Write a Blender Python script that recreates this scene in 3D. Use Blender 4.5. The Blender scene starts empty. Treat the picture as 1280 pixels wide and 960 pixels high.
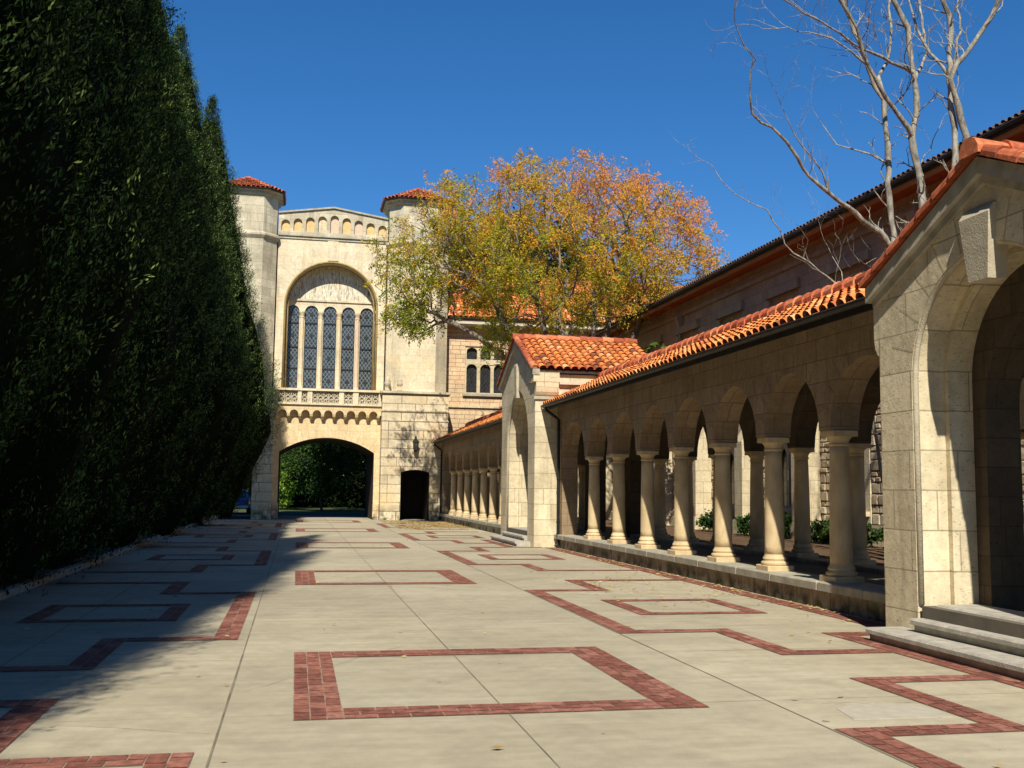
import bpy, bmesh, math, random
import numpy as np
from mathutils import Vector, Matrix
R = math.radians
random.seed(7)
rng = np.random.default_rng(7)
scn = bpy.context.scene
COL = scn.collection

# ------------------------------------------------------------------ camera model
F_PX = 1301.46
YAW, PIT, ROL = .202163, .101715, .012069
fw = np.array([math.sin(YAW)*math.cos(PIT), math.cos(YAW)*math.cos(PIT), math.sin(PIT)])
r0 = np.array([math.cos(YAW), -math.sin(YAW), 0.]); u0 = np.cross(r0, fw)
rt = math.cos(ROL)*r0+math.sin(ROL)*u0; up = -math.sin(ROL)*r0+math.cos(ROL)*u0
EYE = np.array([0, 0, 1.6])
cam = bpy.data.cameras.new('camera'); co = bpy.data.objects.new('camera', cam); COL.objects.link(co)
cam.sensor_width = 36; cam.lens = 36*F_PX/1280; cam.clip_end = 3000; cam.clip_start = .05
m = Matrix.Identity(4)
for i in range(3):
    m[i][0] = rt[i]; m[i][1] = up[i]; m[i][2] = -fw[i]; m[i][3] = EYE[i]
co.matrix_world = m
scn.camera = co

def at_y(x, y, Y):
    """survey point: photograph pixel -> world point at depth Y"""
    d = (x-640)/F_PX*rt-(y-480)/F_PX*up+fw
    t = Y/d[1]; p = EYE+t*d
    return (float(p[0]), float(p[1]), float(p[2]))

# ------------------------------------------------------------------ helpers
def tag(o, label=None, cat=None, group=None, kind=None):
    if label: o['label'] = label
    if cat: o['category'] = cat
    if group: o['group'] = group
    if kind: o['kind'] = kind
    return o

def thing(name, label, cat, loc=(0, 0, 0), group=None):
    o = bpy.data.objects.new(name, None); COL.objects.link(o); o.location = loc
    o.empty_display_size = .2
    return tag(o, label, cat, group)

def link(name, me, parent=None, local=False):
    o = bpy.data.objects.new(name, me); COL.objects.link(o)
    if parent is not None:
        o.parent = parent
        if not local and parent.type == 'EMPTY':
            o.location = -parent.location
    return o

class MB:
    def __init__(s): s.v = []; s.f = []; s.m = []; s.a = []
    def add(s, pts): i = len(s.v); s.v.extend([tuple(p) for p in pts]); return i
    def face(s, idx, mi=0, a=.5): s.f.append(tuple(idx)); s.m.append(mi); s.a.append(a)
    def quad(s, a, b, c, d, mi=0, val=.5):
        i = s.add([a, b, c, d]); s.face((i, i+1, i+2, i+3), mi, val)
    def box(s, x0, x1, y0, y1, z0, z1, mi=0, val=.5):
        i = s.add([(x0, y0, z0), (x1, y0, z0), (x1, y1, z0), (x0, y1, z0), (x0, y0, z1), (x1, y0, z1), (x1, y1, z1), (x0, y1, z1)])
        for q in ((0, 3, 2, 1), (4, 5, 6, 7), (0, 1, 5, 4), (1, 2, 6, 5), (2, 3, 7, 6), (3, 0, 4, 7)):
            s.face([i+k for k in q], mi, val)
    def cbox(s, x0, x1, y0, y1, z0, z1, c, mi=0, val=.5):
        """box with chamfered vertical + top edges"""
        pts = [(x0+c, y0), (x1-c, y0), (x1, y0+c), (x1, y1-c), (x1-c, y1), (x0+c, y1), (x0, y1-c), (x0, y0+c)]
        cx, cy = (x0+x1)/2, (y0+y1)/2
        s.loft([[(x, y, z0) for x, y in pts], [(x, y, z1-c) for x, y in pts],
                [(cx+(x-cx)*(1-2*c/max(.01, x1-x0)), cy+(y-cy)*(1-2*c/max(.01, y1-y0)), z1) for x, y in pts]], mi, val, caps=True)
    def loft(s, rings, mi=0, val=.5, caps=True, closed=True):
        n = len(rings[0]); st = [s.add(r) for r in rings]
        for a, b in zip(st, st[1:]):
            for k in range(n if closed else n-1):
                k2 = (k+1) % n
                s.face((a+k, a+k2, b+k2, b+k), mi, val)
        if caps:
            s.face([st[0]+k for k in range(n)][::-1], mi, val); s.face([st[-1]+k for k in range(n)], mi, val)
    def poly_extrude(s, pts, vec, mi=0, val=.5):
        s.loft([[tuple(p) for p in pts], [(p[0]+vec[0], p[1]+vec[1], p[2]+vec[2]) for p in pts]], mi, val)
    def lathe(s, cx, cy, prof, n=24, mi=0, val=.5):
        s.loft([[(cx+r*math.cos(2*math.pi*k/n), cy+r*math.sin(2*math.pi*k/n), z) for k in range(n)] for r, z in prof], mi, val)
    def tube(s, pts, rad, n=8, mi=0, val=.5, caps=True):
        pts = [Vector(p) for p in pts]; rings = []
        if not isinstance(rad, (list, tuple)): rad = [rad]*len(pts)
        prev = None
        for i, p in enumerate(pts):
            t = (pts[min(i+1, len(pts)-1)]-pts[max(i-1, 0)])
            if t.length < 1e-6: t = Vector((0, 0, 1))
            t.normalize()
            if prev is None:
                a = Vector((0, 0, 1)) if abs(t.z) < .9 else Vector((1, 0, 0))
                u = t.cross(a).normalized()
            else:
                u = (prev-t*prev.dot(t))
                u = u.normalized() if u.length > 1e-6 else t.orthogonal().normalized()
            prev = u; w = t.cross(u)
            rings.append([tuple(p+rad[i]*(math.cos(2*math.pi*k/n)*u+math.sin(2*math.pi*k/n)*w)) for k in range(n)])
        s.loft(rings, mi, val, caps)
    def build(s, name, mats, parent=None, smooth=False, weld=False, local=False, auto=None):
        me = bpy.data.meshes.new(name)
        me.from_pydata(s.v, [], s.f)
        if not isinstance(mats, (list, tuple)): mats = [mats]
        for mt in mats: me.materials.append(mt)
        me.polygons.foreach_set('material_index', s.m)
        at = me.attributes.new('v', 'FLOAT', 'FACE'); at.data.foreach_set('value', s.a)
        if weld:
            bm = bmesh.new(); bm.from_mesh(me)
            bmesh.ops.remove_doubles(bm, verts=bm.verts, dist=1e-4)
            bmesh.ops.recalc_face_normals(bm, faces=bm.faces)
            bm.to_mesh(me); bm.free()
        if smooth: me.polygons.foreach_set('use_smooth', [True]*len(me.polygons))
        me.update()
        return link(name, me, parent, local)

def PX(u, v, w): return (w, u, v)      # wall in plane X=const, runs along Y
def PY(u, v, w): return (u, w, v)      # wall in plane Y=const, runs along X

def curve(kind, half, rise, spring):
    def f(x):
        x = min(abs(x), half)
        if kind == 'round': return spring+rise*math.sqrt(max(0, 1-(x/half)**2))
        if kind == 'point':
            Rr = (half*half+rise*rise)/(2*half)
            return spring+math.sqrt(max(0, Rr*Rr-(x+Rr-half)**2))
        if kind == 'seg':
            Rr = (half*half+rise*rise)/(2*rise)
            return spring-(Rr-rise)+math.sqrt(max(0, Rr*Rr-x*x))
        return spring
    return f

def arch_wall(mb, u0, u1, vb, top, ops, w0, w1, P, mi=0, mi_soffit=None, kinks=(), n=18, ends=True, back=True):
    """ops: (ua, ub, sill, spring, rise, kind)"""
    ms = mi if mi_soffit is None else mi_soffit
    if not callable(top): tv = top; top = lambda u: tv
    us = {round(u0, 5), round(u1, 5)} | {round(k, 5) for k in kinks}
    C = []
    for (a, b, sill, spr, rise, kind) in ops:
        h = (b-a)/2; mid = (a+b)/2; fn = curve(kind, h, rise, spr)
        C.append((a, b, sill, spr, mid, fn))
        nn = n if kind != 'flat' else 1
        for k in range(nn+1): us.add(round(mid-h*math.cos(math.pi*k/nn), 5))
    us = sorted(us)
    for ua, ub in zip(us, us[1:]):
        if ub-ua < 1e-4: continue
        mid = (ua+ub)/2; op = None
        for c in C:
            if c[0]-1e-5 < mid < c[1]+1e-5: op = c
        ta, tb = top(ua), top(ub)
        ws = (w0, w1) if back else (w0,)
        if op is None:
            for w in ws: mb.quad(P(ua, vb, w), P(ub, vb, w), P(ub, tb, w), P(ua, ta, w), mi)
            mb.quad(P(ua, vb, w0), P(ub, vb, w0), P(ub, vb, w1), P(ua, vb, w1), mi)
        else:
            fa, fb = op[5](ua-op[4]), op[5](ub-op[4])
            for w in ws: mb.quad(P(ua, fa, w), P(ub, fb, w), P(ub, tb, w), P(ua, ta, w), mi)
            mb.quad(P(ua, fa, w0), P(ub, fb, w0), P(ub, fb, w1), P(ua, fa, w1), ms)
            if op[2] > vb+1e-4:
                for w in ws: mb.quad(P(ua, vb, w), P(ub, vb, w), P(ub, op[2], w), P(ua, op[2], w), mi)
                mb.quad(P(ua, op[2], w0), P(ub, op[2], w0), P(ub, op[2], w1), P(ua, op[2], w1), mi)
        mb.quad(P(ua, ta, w0), P(ub, tb, w0), P(ub, tb, w1), P(ua, ta, w1), mi)
    for (a, b, sill, spr, mid, fn) in C:
        for u in (a, b):
            lo = max(sill, vb); hi = fn(u-mid)
            if hi > lo+1e-4: mb.quad(P(u, lo, w0), P(u, lo, w1), P(u, hi, w1), P(u, hi, w0), ms)
    if ends:
        for u in (u0, u1): mb.quad(P(u, vb, w0), P(u, vb, w1), P(u, top(u), w1), P(u, top(u), w0), mi)

def voussoirs(mb, mid, spr, half, rise, kind, depth, w, P, n=13, mi=1, th=.012, to=None):
    """thin radial mortar joints standing 3 mm proud of the arch face"""
    f = curve(kind, half, rise, spr)
    pts = [mid-half*math.cos(math.pi*k/n) for k in range(n+1)]
    for k in range(1, n):
        u = pts[k]; v = f(u-mid); e = half*.01
        tu = 2*e; tv = f(u+e-mid)-f(u-e-mid); L = math.hypot(tu, tv)
        nu, nv = -tv/L, tu/L
        if nv < 0: nu, nv = -nu, -nv
        d = depth if to is None else min(depth, (to-v)/max(nv, .05))
        a = (u-nv*th/2, v+nu*th/2); b = (u+nv*th/2, v-nu*th/2)
        mb.quad(P(a[0], a[1], w), P(b[0], b[1], w), P(b[0]+nu*d, b[1]+nv*d, w), P(a[0]+nu*d, a[1]+nv*d, w), mi)

def arch_tube(mb, mid, spr, half, rise, kind, lo, w, P, rad, mi=0, n=24, seg=8):
    f = curve(kind, half, rise, spr)
    pts = [P(mid-half, lo, w)]
    for k in range(n+1):
        u = -half*math.cos(math.pi*k/n); pts.append(P(mid+u, f(u), w))
    pts.append(P(mid+half, lo, w)); mb.tube(pts, rad, seg, mi)

# ------------------------------------------------------------------ materials
class NT:
    def __init__(s, name):
        s.mat = bpy.data.materials.new(name); s.mat.use_nodes = True
        s.t = s.mat.node_tree; s.n = s.t.nodes; s.l = s.t.links
        s.b = s.n['Principled BSDF']; s.b.inputs['Specular IOR Level'].default_value = .25
        s.out = s.n['Material Output']
    def node(s, t, **kw):
        nd = s.n.new(t)
        for k, v in kw.items():
            if k in nd.inputs: 
                nd.inputs[k].default_value = v
            else: setattr(nd, k, v)
        return nd
    def math(s, op, a, b=None, clamp=False):
        nd = s.n.new('ShaderNodeMath'); nd.operation = op; nd.use_clamp = clamp
        for i, x in enumerate((a, b)):
            if x is None: continue
            if isinstance(x, (int, float)): nd.inputs[i].default_value = x
            else: s.l.new(x, nd.inputs[i])
        return nd.outputs[0]
    def pos(s): return s.node('ShaderNodeNewGeometry').outputs['Position']
    def noise(s, scale, detail=4, vec=None, sc3=None, rough=.55):
        nd = s.node('ShaderNodeTexNoise'); nd.inputs['Scale'].default_value = scale; nd.inputs['Detail'].default_value = detail
        nd.inputs['Roughness'].default_value = rough
        v = vec if vec is not None else s.pos()
        if sc3:
            mp = s.node('ShaderNodeMapping'); mp.inputs['Scale'].default_value = sc3; s.l.new(v, mp.inputs['Vector']); v = mp.outputs[0]
        s.l.new(v, nd.inputs['Vector']); return nd.outputs['Fac']
    def ramp(s, fac, stops):
        nd = s.node('ShaderNodeValToRGB'); s.l.new(fac, nd.inputs[0])
        e = nd.color_ramp.elements
        while len(e) < len(stops): e.new(.5)
        for i, (p, c) in enumerate(stops):
            e[i].position = p; e[i].color = (*c, 1) if len(c) == 3 else c
        return nd.outputs[0]
    def mix(s, fac, a, b, mode='MIX'):
        nd = s.node('ShaderNodeMix', data_type='RGBA', blend_type=mode)
        for i, x in ((0, fac), (6, a), (7, b)):
            if isinstance(x, (int, float)): nd.inputs[i].default_value = x
            elif isinstance(x, tuple): nd.inputs[i].default_value = (*x, 1)
            else: s.l.new(x, nd.inputs[i])
        return nd.outputs[2]
    def base(s, c):
        if isinstance(c, tuple): s.b.inputs['Base Color'].default_value = (*c, 1)
        else: s.l.new(c, s.b.inputs['Base Color'])
    def rough(s, r):
        if isinstance(r, float): s.b.inputs['Roughness'].default_value = r
        else: s.l.new(r, s.b.inputs['Roughness'])
    def bump(s, h, strength=.5, dist=.02):
        nd = s.node('ShaderNodeBump'); nd.inputs['Strength'].default_value = strength; nd.inputs['Distance'].default_value = dist
        s.l.new(h, nd.inputs['Height']); s.l.new(nd.outputs[0], s.b.inputs['Normal'])
    def wall_uv(s):
        """(horizontal run, height) from position, picking the axis the face does not point along"""
        g = s.node('ShaderNodeNewGeometry'); sn = s.node('ShaderNodeSeparateXYZ'); sp = s.node('ShaderNodeSeparateXYZ')
        s.l.new(g.outputs['True Normal'], sn.inputs[0]); s.l.new(g.outputs['Position'], sp.inputs[0])
        ax = s.math('ABSOLUTE', sn.outputs[0]); ay = s.math('ABSOLUTE', sn.outputs[1])
        k = s.math('GREATER_THAN', ax, ay)
        u = s.math('ADD', s.math('MULTIPLY', sp.outputs[1], k), s.math('MULTIPLY', sp.outputs[0], s.math('SUBTRACT', 1, k)))
        c = s.node('ShaderNodeCombineXYZ'); s.l.new(u, c.inputs[0]); s.l.new(sp.outputs[2], c.inputs[1])
        return c.outputs[0], sp.outputs[2]

def stone(name, c1, c2, mortar, bw=.6, bh=.3, ms=.012, bump=.4, stain=.5, streak=.3, smooth=.1, warm=None, off=(0, 0), moss=0.):
    t = NT(name); uv, z = t.wall_uv()
    mp = t.node('ShaderNodeMapping'); mp.inputs['Location'].default_value = (off[0], off[1], 0); t.l.new(uv, mp.inputs['Vector'])
    # wobble the joints slightly
    wn = t.node('ShaderNodeTexNoise'); wn.inputs['Scale'].default_value = 3.; t.l.new(mp.outputs[0], wn.inputs['Vector'])
    va = t.node('ShaderNodeVectorMath', operation='MULTIPLY_ADD'); va.inputs[1].default_value = (.012, .012, 0)
    t.l.new(wn.outputs['Color'], va.inputs[0]); t.l.new(mp.outputs[0], va.inputs[2])
    br = t.node('ShaderNodeTexBrick'); t.l.new(va.outputs[0], br.inputs['Vector'])
    br.inputs['Scale'].default_value = 1; br.inputs['Brick Width'].default_value = bw; br.inputs['Row Height'].default_value = bh
    br.inputs['Mortar Size'].default_value = ms; br.inputs['Mortar Smooth'].default_value = smooth; br.inputs['Bias'].default_value = 0
    br.offset = .5; br.squash = .7; br.squash_frequency = 3
    br.inputs['Color1'].default_value = (*c1, 1); br.inputs['Color2'].default_value = (*c2, 1); br.inputs['Mortar'].default_value = (*mortar, 1)
    c = br.outputs['Color']
    n1 = t.noise(1.1, 6); n2 = t.noise(9, 6); n3 = t.noise(1., 5, sc3=(3.5, 3.5, .35)); n4 = t.noise(45, 3)
    c = t.mix(t.math('MULTIPLY', t.ramp(n1, [(.42, (0, 0, 0)), (.68, (1, 1, 1))]), stain), c, tuple(x*.62 for x in c2))
    c = t.mix(t.math('MULTIPLY', t.ramp(n3, [(.52, (0, 0, 0)), (.74, (1, 1, 1))]), streak), c, (c2[0]*.45, c2[1]*.43, c2[2]*.42))
    if warm: c = t.mix(t.math('MULTIPLY', t.ramp(t.noise(.7, 4), [(.5, (0, 0, 0)), (.66, (1, 1, 1))]), .6), c, warm)
    c = t.mix(.35, c, t.ramp(n2, [(.3, (.55, .55, .55)), (.7, (1.25, 1.25, 1.25))]), 'MULTIPLY')
    pit = t.ramp(t.noise(22, 3, sc3=(1, 1, 2.2)), [(.30, (.3, .3, .3)), (.40, (1, 1, 1))])
    c = t.mix(.65, c, pit, 'MULTIPLY')
    if moss:
        lim = t.math('SUBTRACT', 1.0, t.math('DIVIDE', z, moss), True)
        mm = t.math('MULTIPLY', t.ramp(t.noise(3.3, 6), [(.4, (0, 0, 0)), (.6, (1, 1, 1))]), t.math('MULTIPLY', lim, 1.4, True))
        c = t.mix(mm, c, (.085, .09, .055))
    t.base(c); t.rough(.9)
    h = t.math('SUBTRACT', t.math('ADD', t.math('MULTIPLY', n2, .5), t.math('MULTIPLY', n4, .25)), t.math('MULTIPLY', br.outputs['Fac'], 1.0))
    t.bump(h, bump, .02)
    return t.mat

def simple(name, c, c2=None, scale=6., rough=.8, bump=.2, dist=.01, attr=False, spec=.25, sc3=None):
    t = NT(name); t.b.inputs['Specular IOR Level'].default_value = spec
    c2 = c2 or tuple(x*.7 for x in c)
    n = t.noise(scale, 6, sc3=sc3)
    col = t.ramp(n, [(.3, c2), (.7, c)])
    if attr:
        a = t.node('ShaderNodeAttribute', attribute_name='v')
        col = t.mix(.8, col, t.ramp(a.outputs['Fac'], [(0, (.55, .5, .5)), (1, (1.35, 1.35, 1.3))]), 'MULTIPLY')
    t.base(col); t.rough(float(rough))
    if bump: t.bump(t.noise(scale*6, 4), bump, dist)
    return t.mat

def ramp_attr(name, stops, rough=.7, transl=0., noise=.25, bump=0., spec=.25):
    t = NT(name); t.b.inputs['Specular IOR Level'].default_value = spec
    a = t.node('ShaderNodeAttribute', attribute_name='v')
    c = t.ramp(a.outputs['Fac'], stops)
    c = t.mix(noise, c, t.ramp(t.noise(14, 5), [(.3, (.5, .5, .5)), (.7, (1.35, 1.35, 1.35))]), 'MULTIPLY')
    t.base(c); t.rough(float(rough))
    if bump: t.bump(t.noise(60, 4), bump, .01)
    if transl:
        tr = t.node('ShaderNodeBsdfTranslucent'); t.l.new(c, tr.inputs[0])
        mx = t.node('ShaderNodeMixShader'); mx.inputs[0].default_value = transl
        t.l.new(t.b.outputs[0], mx.inputs[1]); t.l.new(tr.outputs[0], mx.inputs[2]); t.l.new(mx.outputs[0], t.out.inputs[0])
    return t.mat

M = {}
M['tower'] = stone('tower_limestone', (.76, .67, .47), (.68, .58, .40), (.55, .46, .31), .85, .34, .006, .3, .45, .5, warm=(.72, .55, .30))
M['tower_low'] = stone('tower_channelled_limestone', (.72, .62, .43), (.60, .50, .33), (.12, .09, .06), 1.3, .46, .016, .8, .45, .4, smooth=.3, warm=(.62, .46, .24), moss=.8)
M['turret'] = stone('turret_limestone', (.64, .58, .42), (.50, .44, .31), (.36, .31, .21), .75, .42, .008, .4, .7, .7)
M['ochre'] = stone('ochre_stone', (.74, .60, .36), (.66, .50, .28), (.50, .38, .22), .5, .35, .006, .3, .3, .15)
M['ochre2'] = simple('ochre_panel', (.72, .50, .24), (.58, .38, .16), 5, .9, .2)
M['ochredark'] = simple('dark_ochre_moulding', (.40, .29, .11), (.26, .19, .08), 5, .9, .2)
M['pinkst'] = simple('pale_pink_panel', (.66, .50, .36), (.55, .42, .30), 5, .9, .2)
M['wing'] = stone('wing_pink_rockface', (.72, .57, .36), (.62, .44, .27), (.34, .24, .15), .55, .235, .014, .9, .4, .2, smooth=.4, warm=(.68, .42, .24))
M['porch'] = stone('porch_limestone', (.76, .66, .45), (.62, .53, .35), (.38, .31, .20), 1.1, .44, .008, .6, .5, .5, off=(.0, .1), moss=.0)
M['porch2'] = stone('porch_side_limestone', (.70, .60, .40), (.60, .50, .32), (.33, .27, .17), .8, .42, .008, .5, .45, .25, off=(.3, .05), moss=.75, warm=(.66, .5, .28))
M['arcade'] = stone('arcade_shaded_limestone', (.37, .27, .165), (.29, .21, .125), (.19, .14, .085), .6, .32, .008, .4, .5, .4)  # cream stone browned down so the colour carries the eave shade
M['arcshade'] = stone('walk_shade_stone', (.115, .085, .055), (.085, .065, .04), (.06, .045, .03), .6, .32, .008, .4, .5, .4)  # arcade stone darkened further; shade inside the walk is in its colour
M['arcbase'] = stone('arcade_base_stone', (.48, .42, .30), (.38, .33, .23), (.15, .13, .09), .7, .5, .012, .6, .7, .6, moss=.35)
M['column'] = simple('column_sandstone', (.66, .52, .31), (.44, .33, .18), 3.2, .9, .5, .008, sc3=(1.6, 1.6, .7))
M['sill'] = simple('worn_sill_stone', (.42, .39, .30), (.27, .25, .19), 5, .85, .4, .01)
M['step'] = simple('grey_step_stone', (.46, .43, .36), (.28, .26, .22), 7, .85, .5, .01)
M['coping'] = simple('grey_coping_stone', (.48, .44, .34), (.28, .25, .19), 4, .9, .4, .01)
M['keyst'] = simple('keystone', (.52, .47, .35), (.40, .35, .25), 8, .9, .6, .012)
M['main'] = stone('main_wall_stone', (.47, .36, .25), (.37, .28, .185), (.2, .15, .10), .7, .36, .008, .4, .5, .4)
M['mainlow'] = stone('main_ashlar', (.64, .55, .37), (.56, .47, .30), (.36, .29, .19), .6, .40, .008, .4, .4, .25)
M['rustic'] = ramp_attr('rockfaced_stone', [(0, (.36, .27, .17)), (.5, (.48, .38, .24)), (1, (.58, .49, .33))], .95, 0, .5, 1.)
M['mortar'] = simple('mortar', (.20, .155, .10), (.13, .1, .06), 8, .95, 0)
M['mortar_l'] = simple('light_mortar', (.42, .34, .21), (.32, .26, .16), 8, .95, 0)
M['tile'] = ramp_attr('terracotta_tile', [(0, (.26, .085, .04)), (.3, (.62, .19, .05)), (.7, (.76, .27, .07)), (1, (.80, .42, .19))], .8, 0, .6, .4)
M['tilebed'] = simple('tile_bed', (.42, .09, .03), (.25, .055, .02), 9, .9, .3)
M['ridge'] = ramp_attr('ridge_tile', [(0, (.30, .075, .035)), (.5, (.52, .14, .06)), (1, (.62, .24, .11))], .9, 0, .8, .6)
M['tiledull'] = ramp_attr('turret_tile', [(0, (.28, .06, .03)), (.5, (.42, .10, .045)), (1, (.52, .17, .08))], .8, 0, .3, .25)
M['browntile'] = simple('dark_brown_tile', (.15, .09, .07), (.07, .045, .04), 9, .8, .3)  # dark brown tone for the eave rows of tiles
M['gutter'] = simple('dark_gutter', (.030, .026, .022), (.015, .013, .012), 9, .5, .1)
M['pipe'] = simple('dark_pipe', (.022, .024, .025), (.012, .012, .012), 9, .45, .1)
M['fascia'] = simple('cream_fascia', (.62, .56, .42), (.50, .44, .32), 5, .8, .1)
M['timber'] = simple('red_brown_timber', (.44, .27, .18), (.30, .17, .11), 4, .8, .3, .01, sc3=(2, .25, 2))
M['darkwood'] = simple('dark_timber', (.06, .04, .03), (.03, .02, .015), 4, .85, .2)
M['iron'] = simple('black_iron', (.012, .012, .013), (.02, .02, .02), 12, .5, .1, spec=.5)
M['lamp'] = simple('lantern_glass', (.10, .10, .09), (.06, .06, .055), 12, .2, 0, spec=.5)
M['dark'] = simple('interior_shade', (.035, .028, .022), (.025, .02, .016), 2, .95, 0)  # near-black colour standing in for shade inside the tower passages
M['floor'] = simple('arcade_floor', (.15, .13, .10), (.10, .09, .07), 3, .9, .2)  # floor tone lowered to paint the dimness inside the walk

# leaded glass with a diamond lattice
def leaded(name, dx, dz, glass, lead):
    t = NT(name); sp = t.node('ShaderNodeSeparateXYZ'); t.l.new(t.pos(), sp.inputs[0])
    u = t.math('DIVIDE', t.math('ADD', sp.outputs[0], sp.outputs[1]), dx); v = t.math('DIVIDE', sp.outputs[2], dz)
    a = t.math('FRACT', t.math('ADD', u, v)); b = t.math('FRACT', t.math('SUBTRACT', u, v))
    k = t.math('MAXIMUM', t.math('LESS_THAN', a, .2), t.math('LESS_THAN', b, .2))
    g = t.ramp(t.noise(2.2, 5), [(.35, glass), (.65, tuple(x*2.2 for x in glass))])
    t.base(t.mix(k, g, lead)); t.rough(t.ramp(t.noise(8, 3), [(.3, (.12,)*3), (.7, (.35,)*3)])); t.b.inputs['Specular IOR Level'].default_value = .5
    return t.mat
M['leaded'] = leaded('leaded_glass', .19, .27, (.018, .026, .034), (.15, .165, .165))
M['glass_dark'] = leaded('dark_leaded_glass', .2, .28, (.012, .013, .014), (.035, .035, .035))

def mosaic():
    t = NT('mosaic_lunette')
    v = t.noise(2.2, 6, sc3=(3.2, 1, .6)); w = t.noise(9, 4, sc3=(1, 1, .5)); x = t.noise(3.4, 3, sc3=(7, 1, .4))
    c = t.ramp(v, [(.34, (.03, .05, .06)), (.41, (.55, .48, .30)), (.46, (.72, .66, .50)), (.50, (.12, .17, .13)), (.54, (.66, .60, .44)), (.60, (.30, .08, .04)), (.66, (.60, .42, .15))])
    c = t.mix(t.ramp(x, [(.45, (0, 0, 0)), (.5, (.85, .85, .85))]), c, (.72, .67, .52))
    c = t.mix(.5, c, t.ramp(w, [(.3, (.4, .4, .4)), (.65, (1.2, 1.2, 1.2))]), 'MULTIPLY')
    t.base(c); t.rough(.6); t.bump(t.noise(60, 2), .2, .01); return t.mat
M['mosaic'] = mosaic()

# concrete paving
def paving():
    t = NT('worn_concrete_paving')
    n1 = t.noise(.35, 7); n2 = t.noise(2.3, 7); n3 = t.noise(110, 5, rough=.8); n4 = t.noise(9, 6); n5 = t.noise(1., 5, sc3=(.9, 7, 1))
    c = t.ramp(n1, [(.3, (.36, .315, .215)), (.7, (.47, .42, .30))])
    sp = t.node('ShaderNodeSeparateXYZ'); t.l.new(t.pos(), sp.inputs[0])
    # tone differs a little from slab to slab
    cx = t.math('FLOOR', t.math('DIVIDE', t.math('ADD', sp.outputs[0], .45), 2.04)); cy = t.math('FLOOR', t.math('DIVIDE', sp.outputs[1], 2.65))
    cb = t.node('ShaderNodeCombineXYZ'); t.l.new(cx, cb.inputs[0]); t.l.new(cy, cb.inputs[1])
    wn = t.node('ShaderNodeTexWhiteNoise', noise_dimensions='2D'); t.l.new(cb.outputs[0], wn.inputs['Vector'])
    c = t.mix(.5, c, t.ramp(wn.outputs['Value'], [(0, (.84, .84, .85)), (1, (1.1, 1.1, 1.08))]), 'MULTIPLY')
    c = t.mix(t.ramp(n2, [(.45, (0, 0, 0)), (.78, (.42, .42, .42))]), c, (.22, .19, .14))
    c = t.mix(.3, c, t.ramp(n5, [(.35, (.72, .72, .72)), (.65, (1.15, 1.15, 1.15))]), 'MULTIPLY')
    c = t.mix(.45, c, t.ramp(n3, [(.32, (.42, .40, .37)), (.62, (1.22, 1.22, 1.22))]), 'MULTIPLY')
    c = t.mix(.25, c, t.ramp(n4, [(.3, (.65, .65, .65)), (.7, (1.2, 1.2, 1.2))]), 'MULTIPLY')
    spots = t.ramp(t.noise(5.5, 2), [(.735, (0, 0, 0)), (.76, (.7, .7, .7))])
    c = t.mix(spots, c, (.10, .09, .07))
    t.base(c); t.rough(.88); t.bump(t.math('ADD', n3, n4), .35, .006); return t.mat
M['paving'] = paving()
M['patch'] = simple('pale_repair_concrete', (.44, .40, .31), (.36, .325, .25), 9, .9, .3, .005)
M['joint'] = simple('dark_joint', (.24, .21, .15), (.13, .11, .08), 3, .95, 0)
M['brick'] = ramp_attr('red_paving_brick', [(0, (.18, .066, .046)), (.5, (.25, .095, .064)), (1, (.32, .14, .10))], .9, 0, .85, .5)
M['brickmortar'] = simple('paving_mortar', (.36, .26, .18), (.20, .12, .085), 5, .95, .2)
M['soil'] = simple('garden_mulch', (.16, .095, .05), (.07, .045, .025), 5, .95, .8, .03)
M['grass'] = simple('grass_ground', (.075, .10, .03), (.045, .06, .02), 2, .95, .8, .03)
M['road'] = simple('asphalt', (.06, .058, .055), (.04, .04, .038), 5, .9, .4)
M['bark'] = simple('grey_bark', (.30, .26, .20), (.12, .10, .075), 7, .9, .8, .02, sc3=(1, 1, .35))
M['bark_pale'] = simple('pale_lichen_bark', (.46, .43, .35), (.10, .085, .065), 9, .9, .9, .02, sc3=(1.2, 1.2, .5))
M['bark_dark'] = simple('dark_bark', (.07, .05, .04), (.04, .03, .025), 7, .9, .6, .02)
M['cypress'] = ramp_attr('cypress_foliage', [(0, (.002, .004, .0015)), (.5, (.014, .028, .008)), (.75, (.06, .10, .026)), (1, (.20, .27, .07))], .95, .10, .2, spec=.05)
M['cyp_core'] = simple('cypress_shade_core', (.006, .010, .004), (.004, .006, .003), 3, .95, 0, spec=.03)
M['autumn'] = ramp_attr('autumn_foliage', [(0, (.17, .24, .02)), (.25, (.38, .38, .03)), (.48, (.62, .42, .03)), (.72, (.74, .32, .05)), (1, (.80, .36, .13))], .7, .4, .15)
M['evergreen'] = ramp_attr('evergreen_foliage', [(0, (.014, .034, .010)), (.5, (.035, .075, .018)), (1, (.09, .15, .03))], .85, .2, .2, spec=.08)
M['woodland'] = ramp_attr('woodland_foliage', [(0, (.003, .006, .002)), (.5, (.008, .016, .005)), (1, (.03, .05, .012))], .95, .1, .2, spec=.03)
M['bright'] = ramp_attr('bright_leaf', [(0, (.05, .12, .015)), (.5, (.13, .26, .025)), (1, (.28, .38, .05))], .6, .35, .2)
M['litter'] = ramp_attr('fallen_leaves', [(0, (.20, .11, .04)), (.5, (.42, .27, .08)), (1, (.60, .45, .15))], .8, .1, .2)

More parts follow.
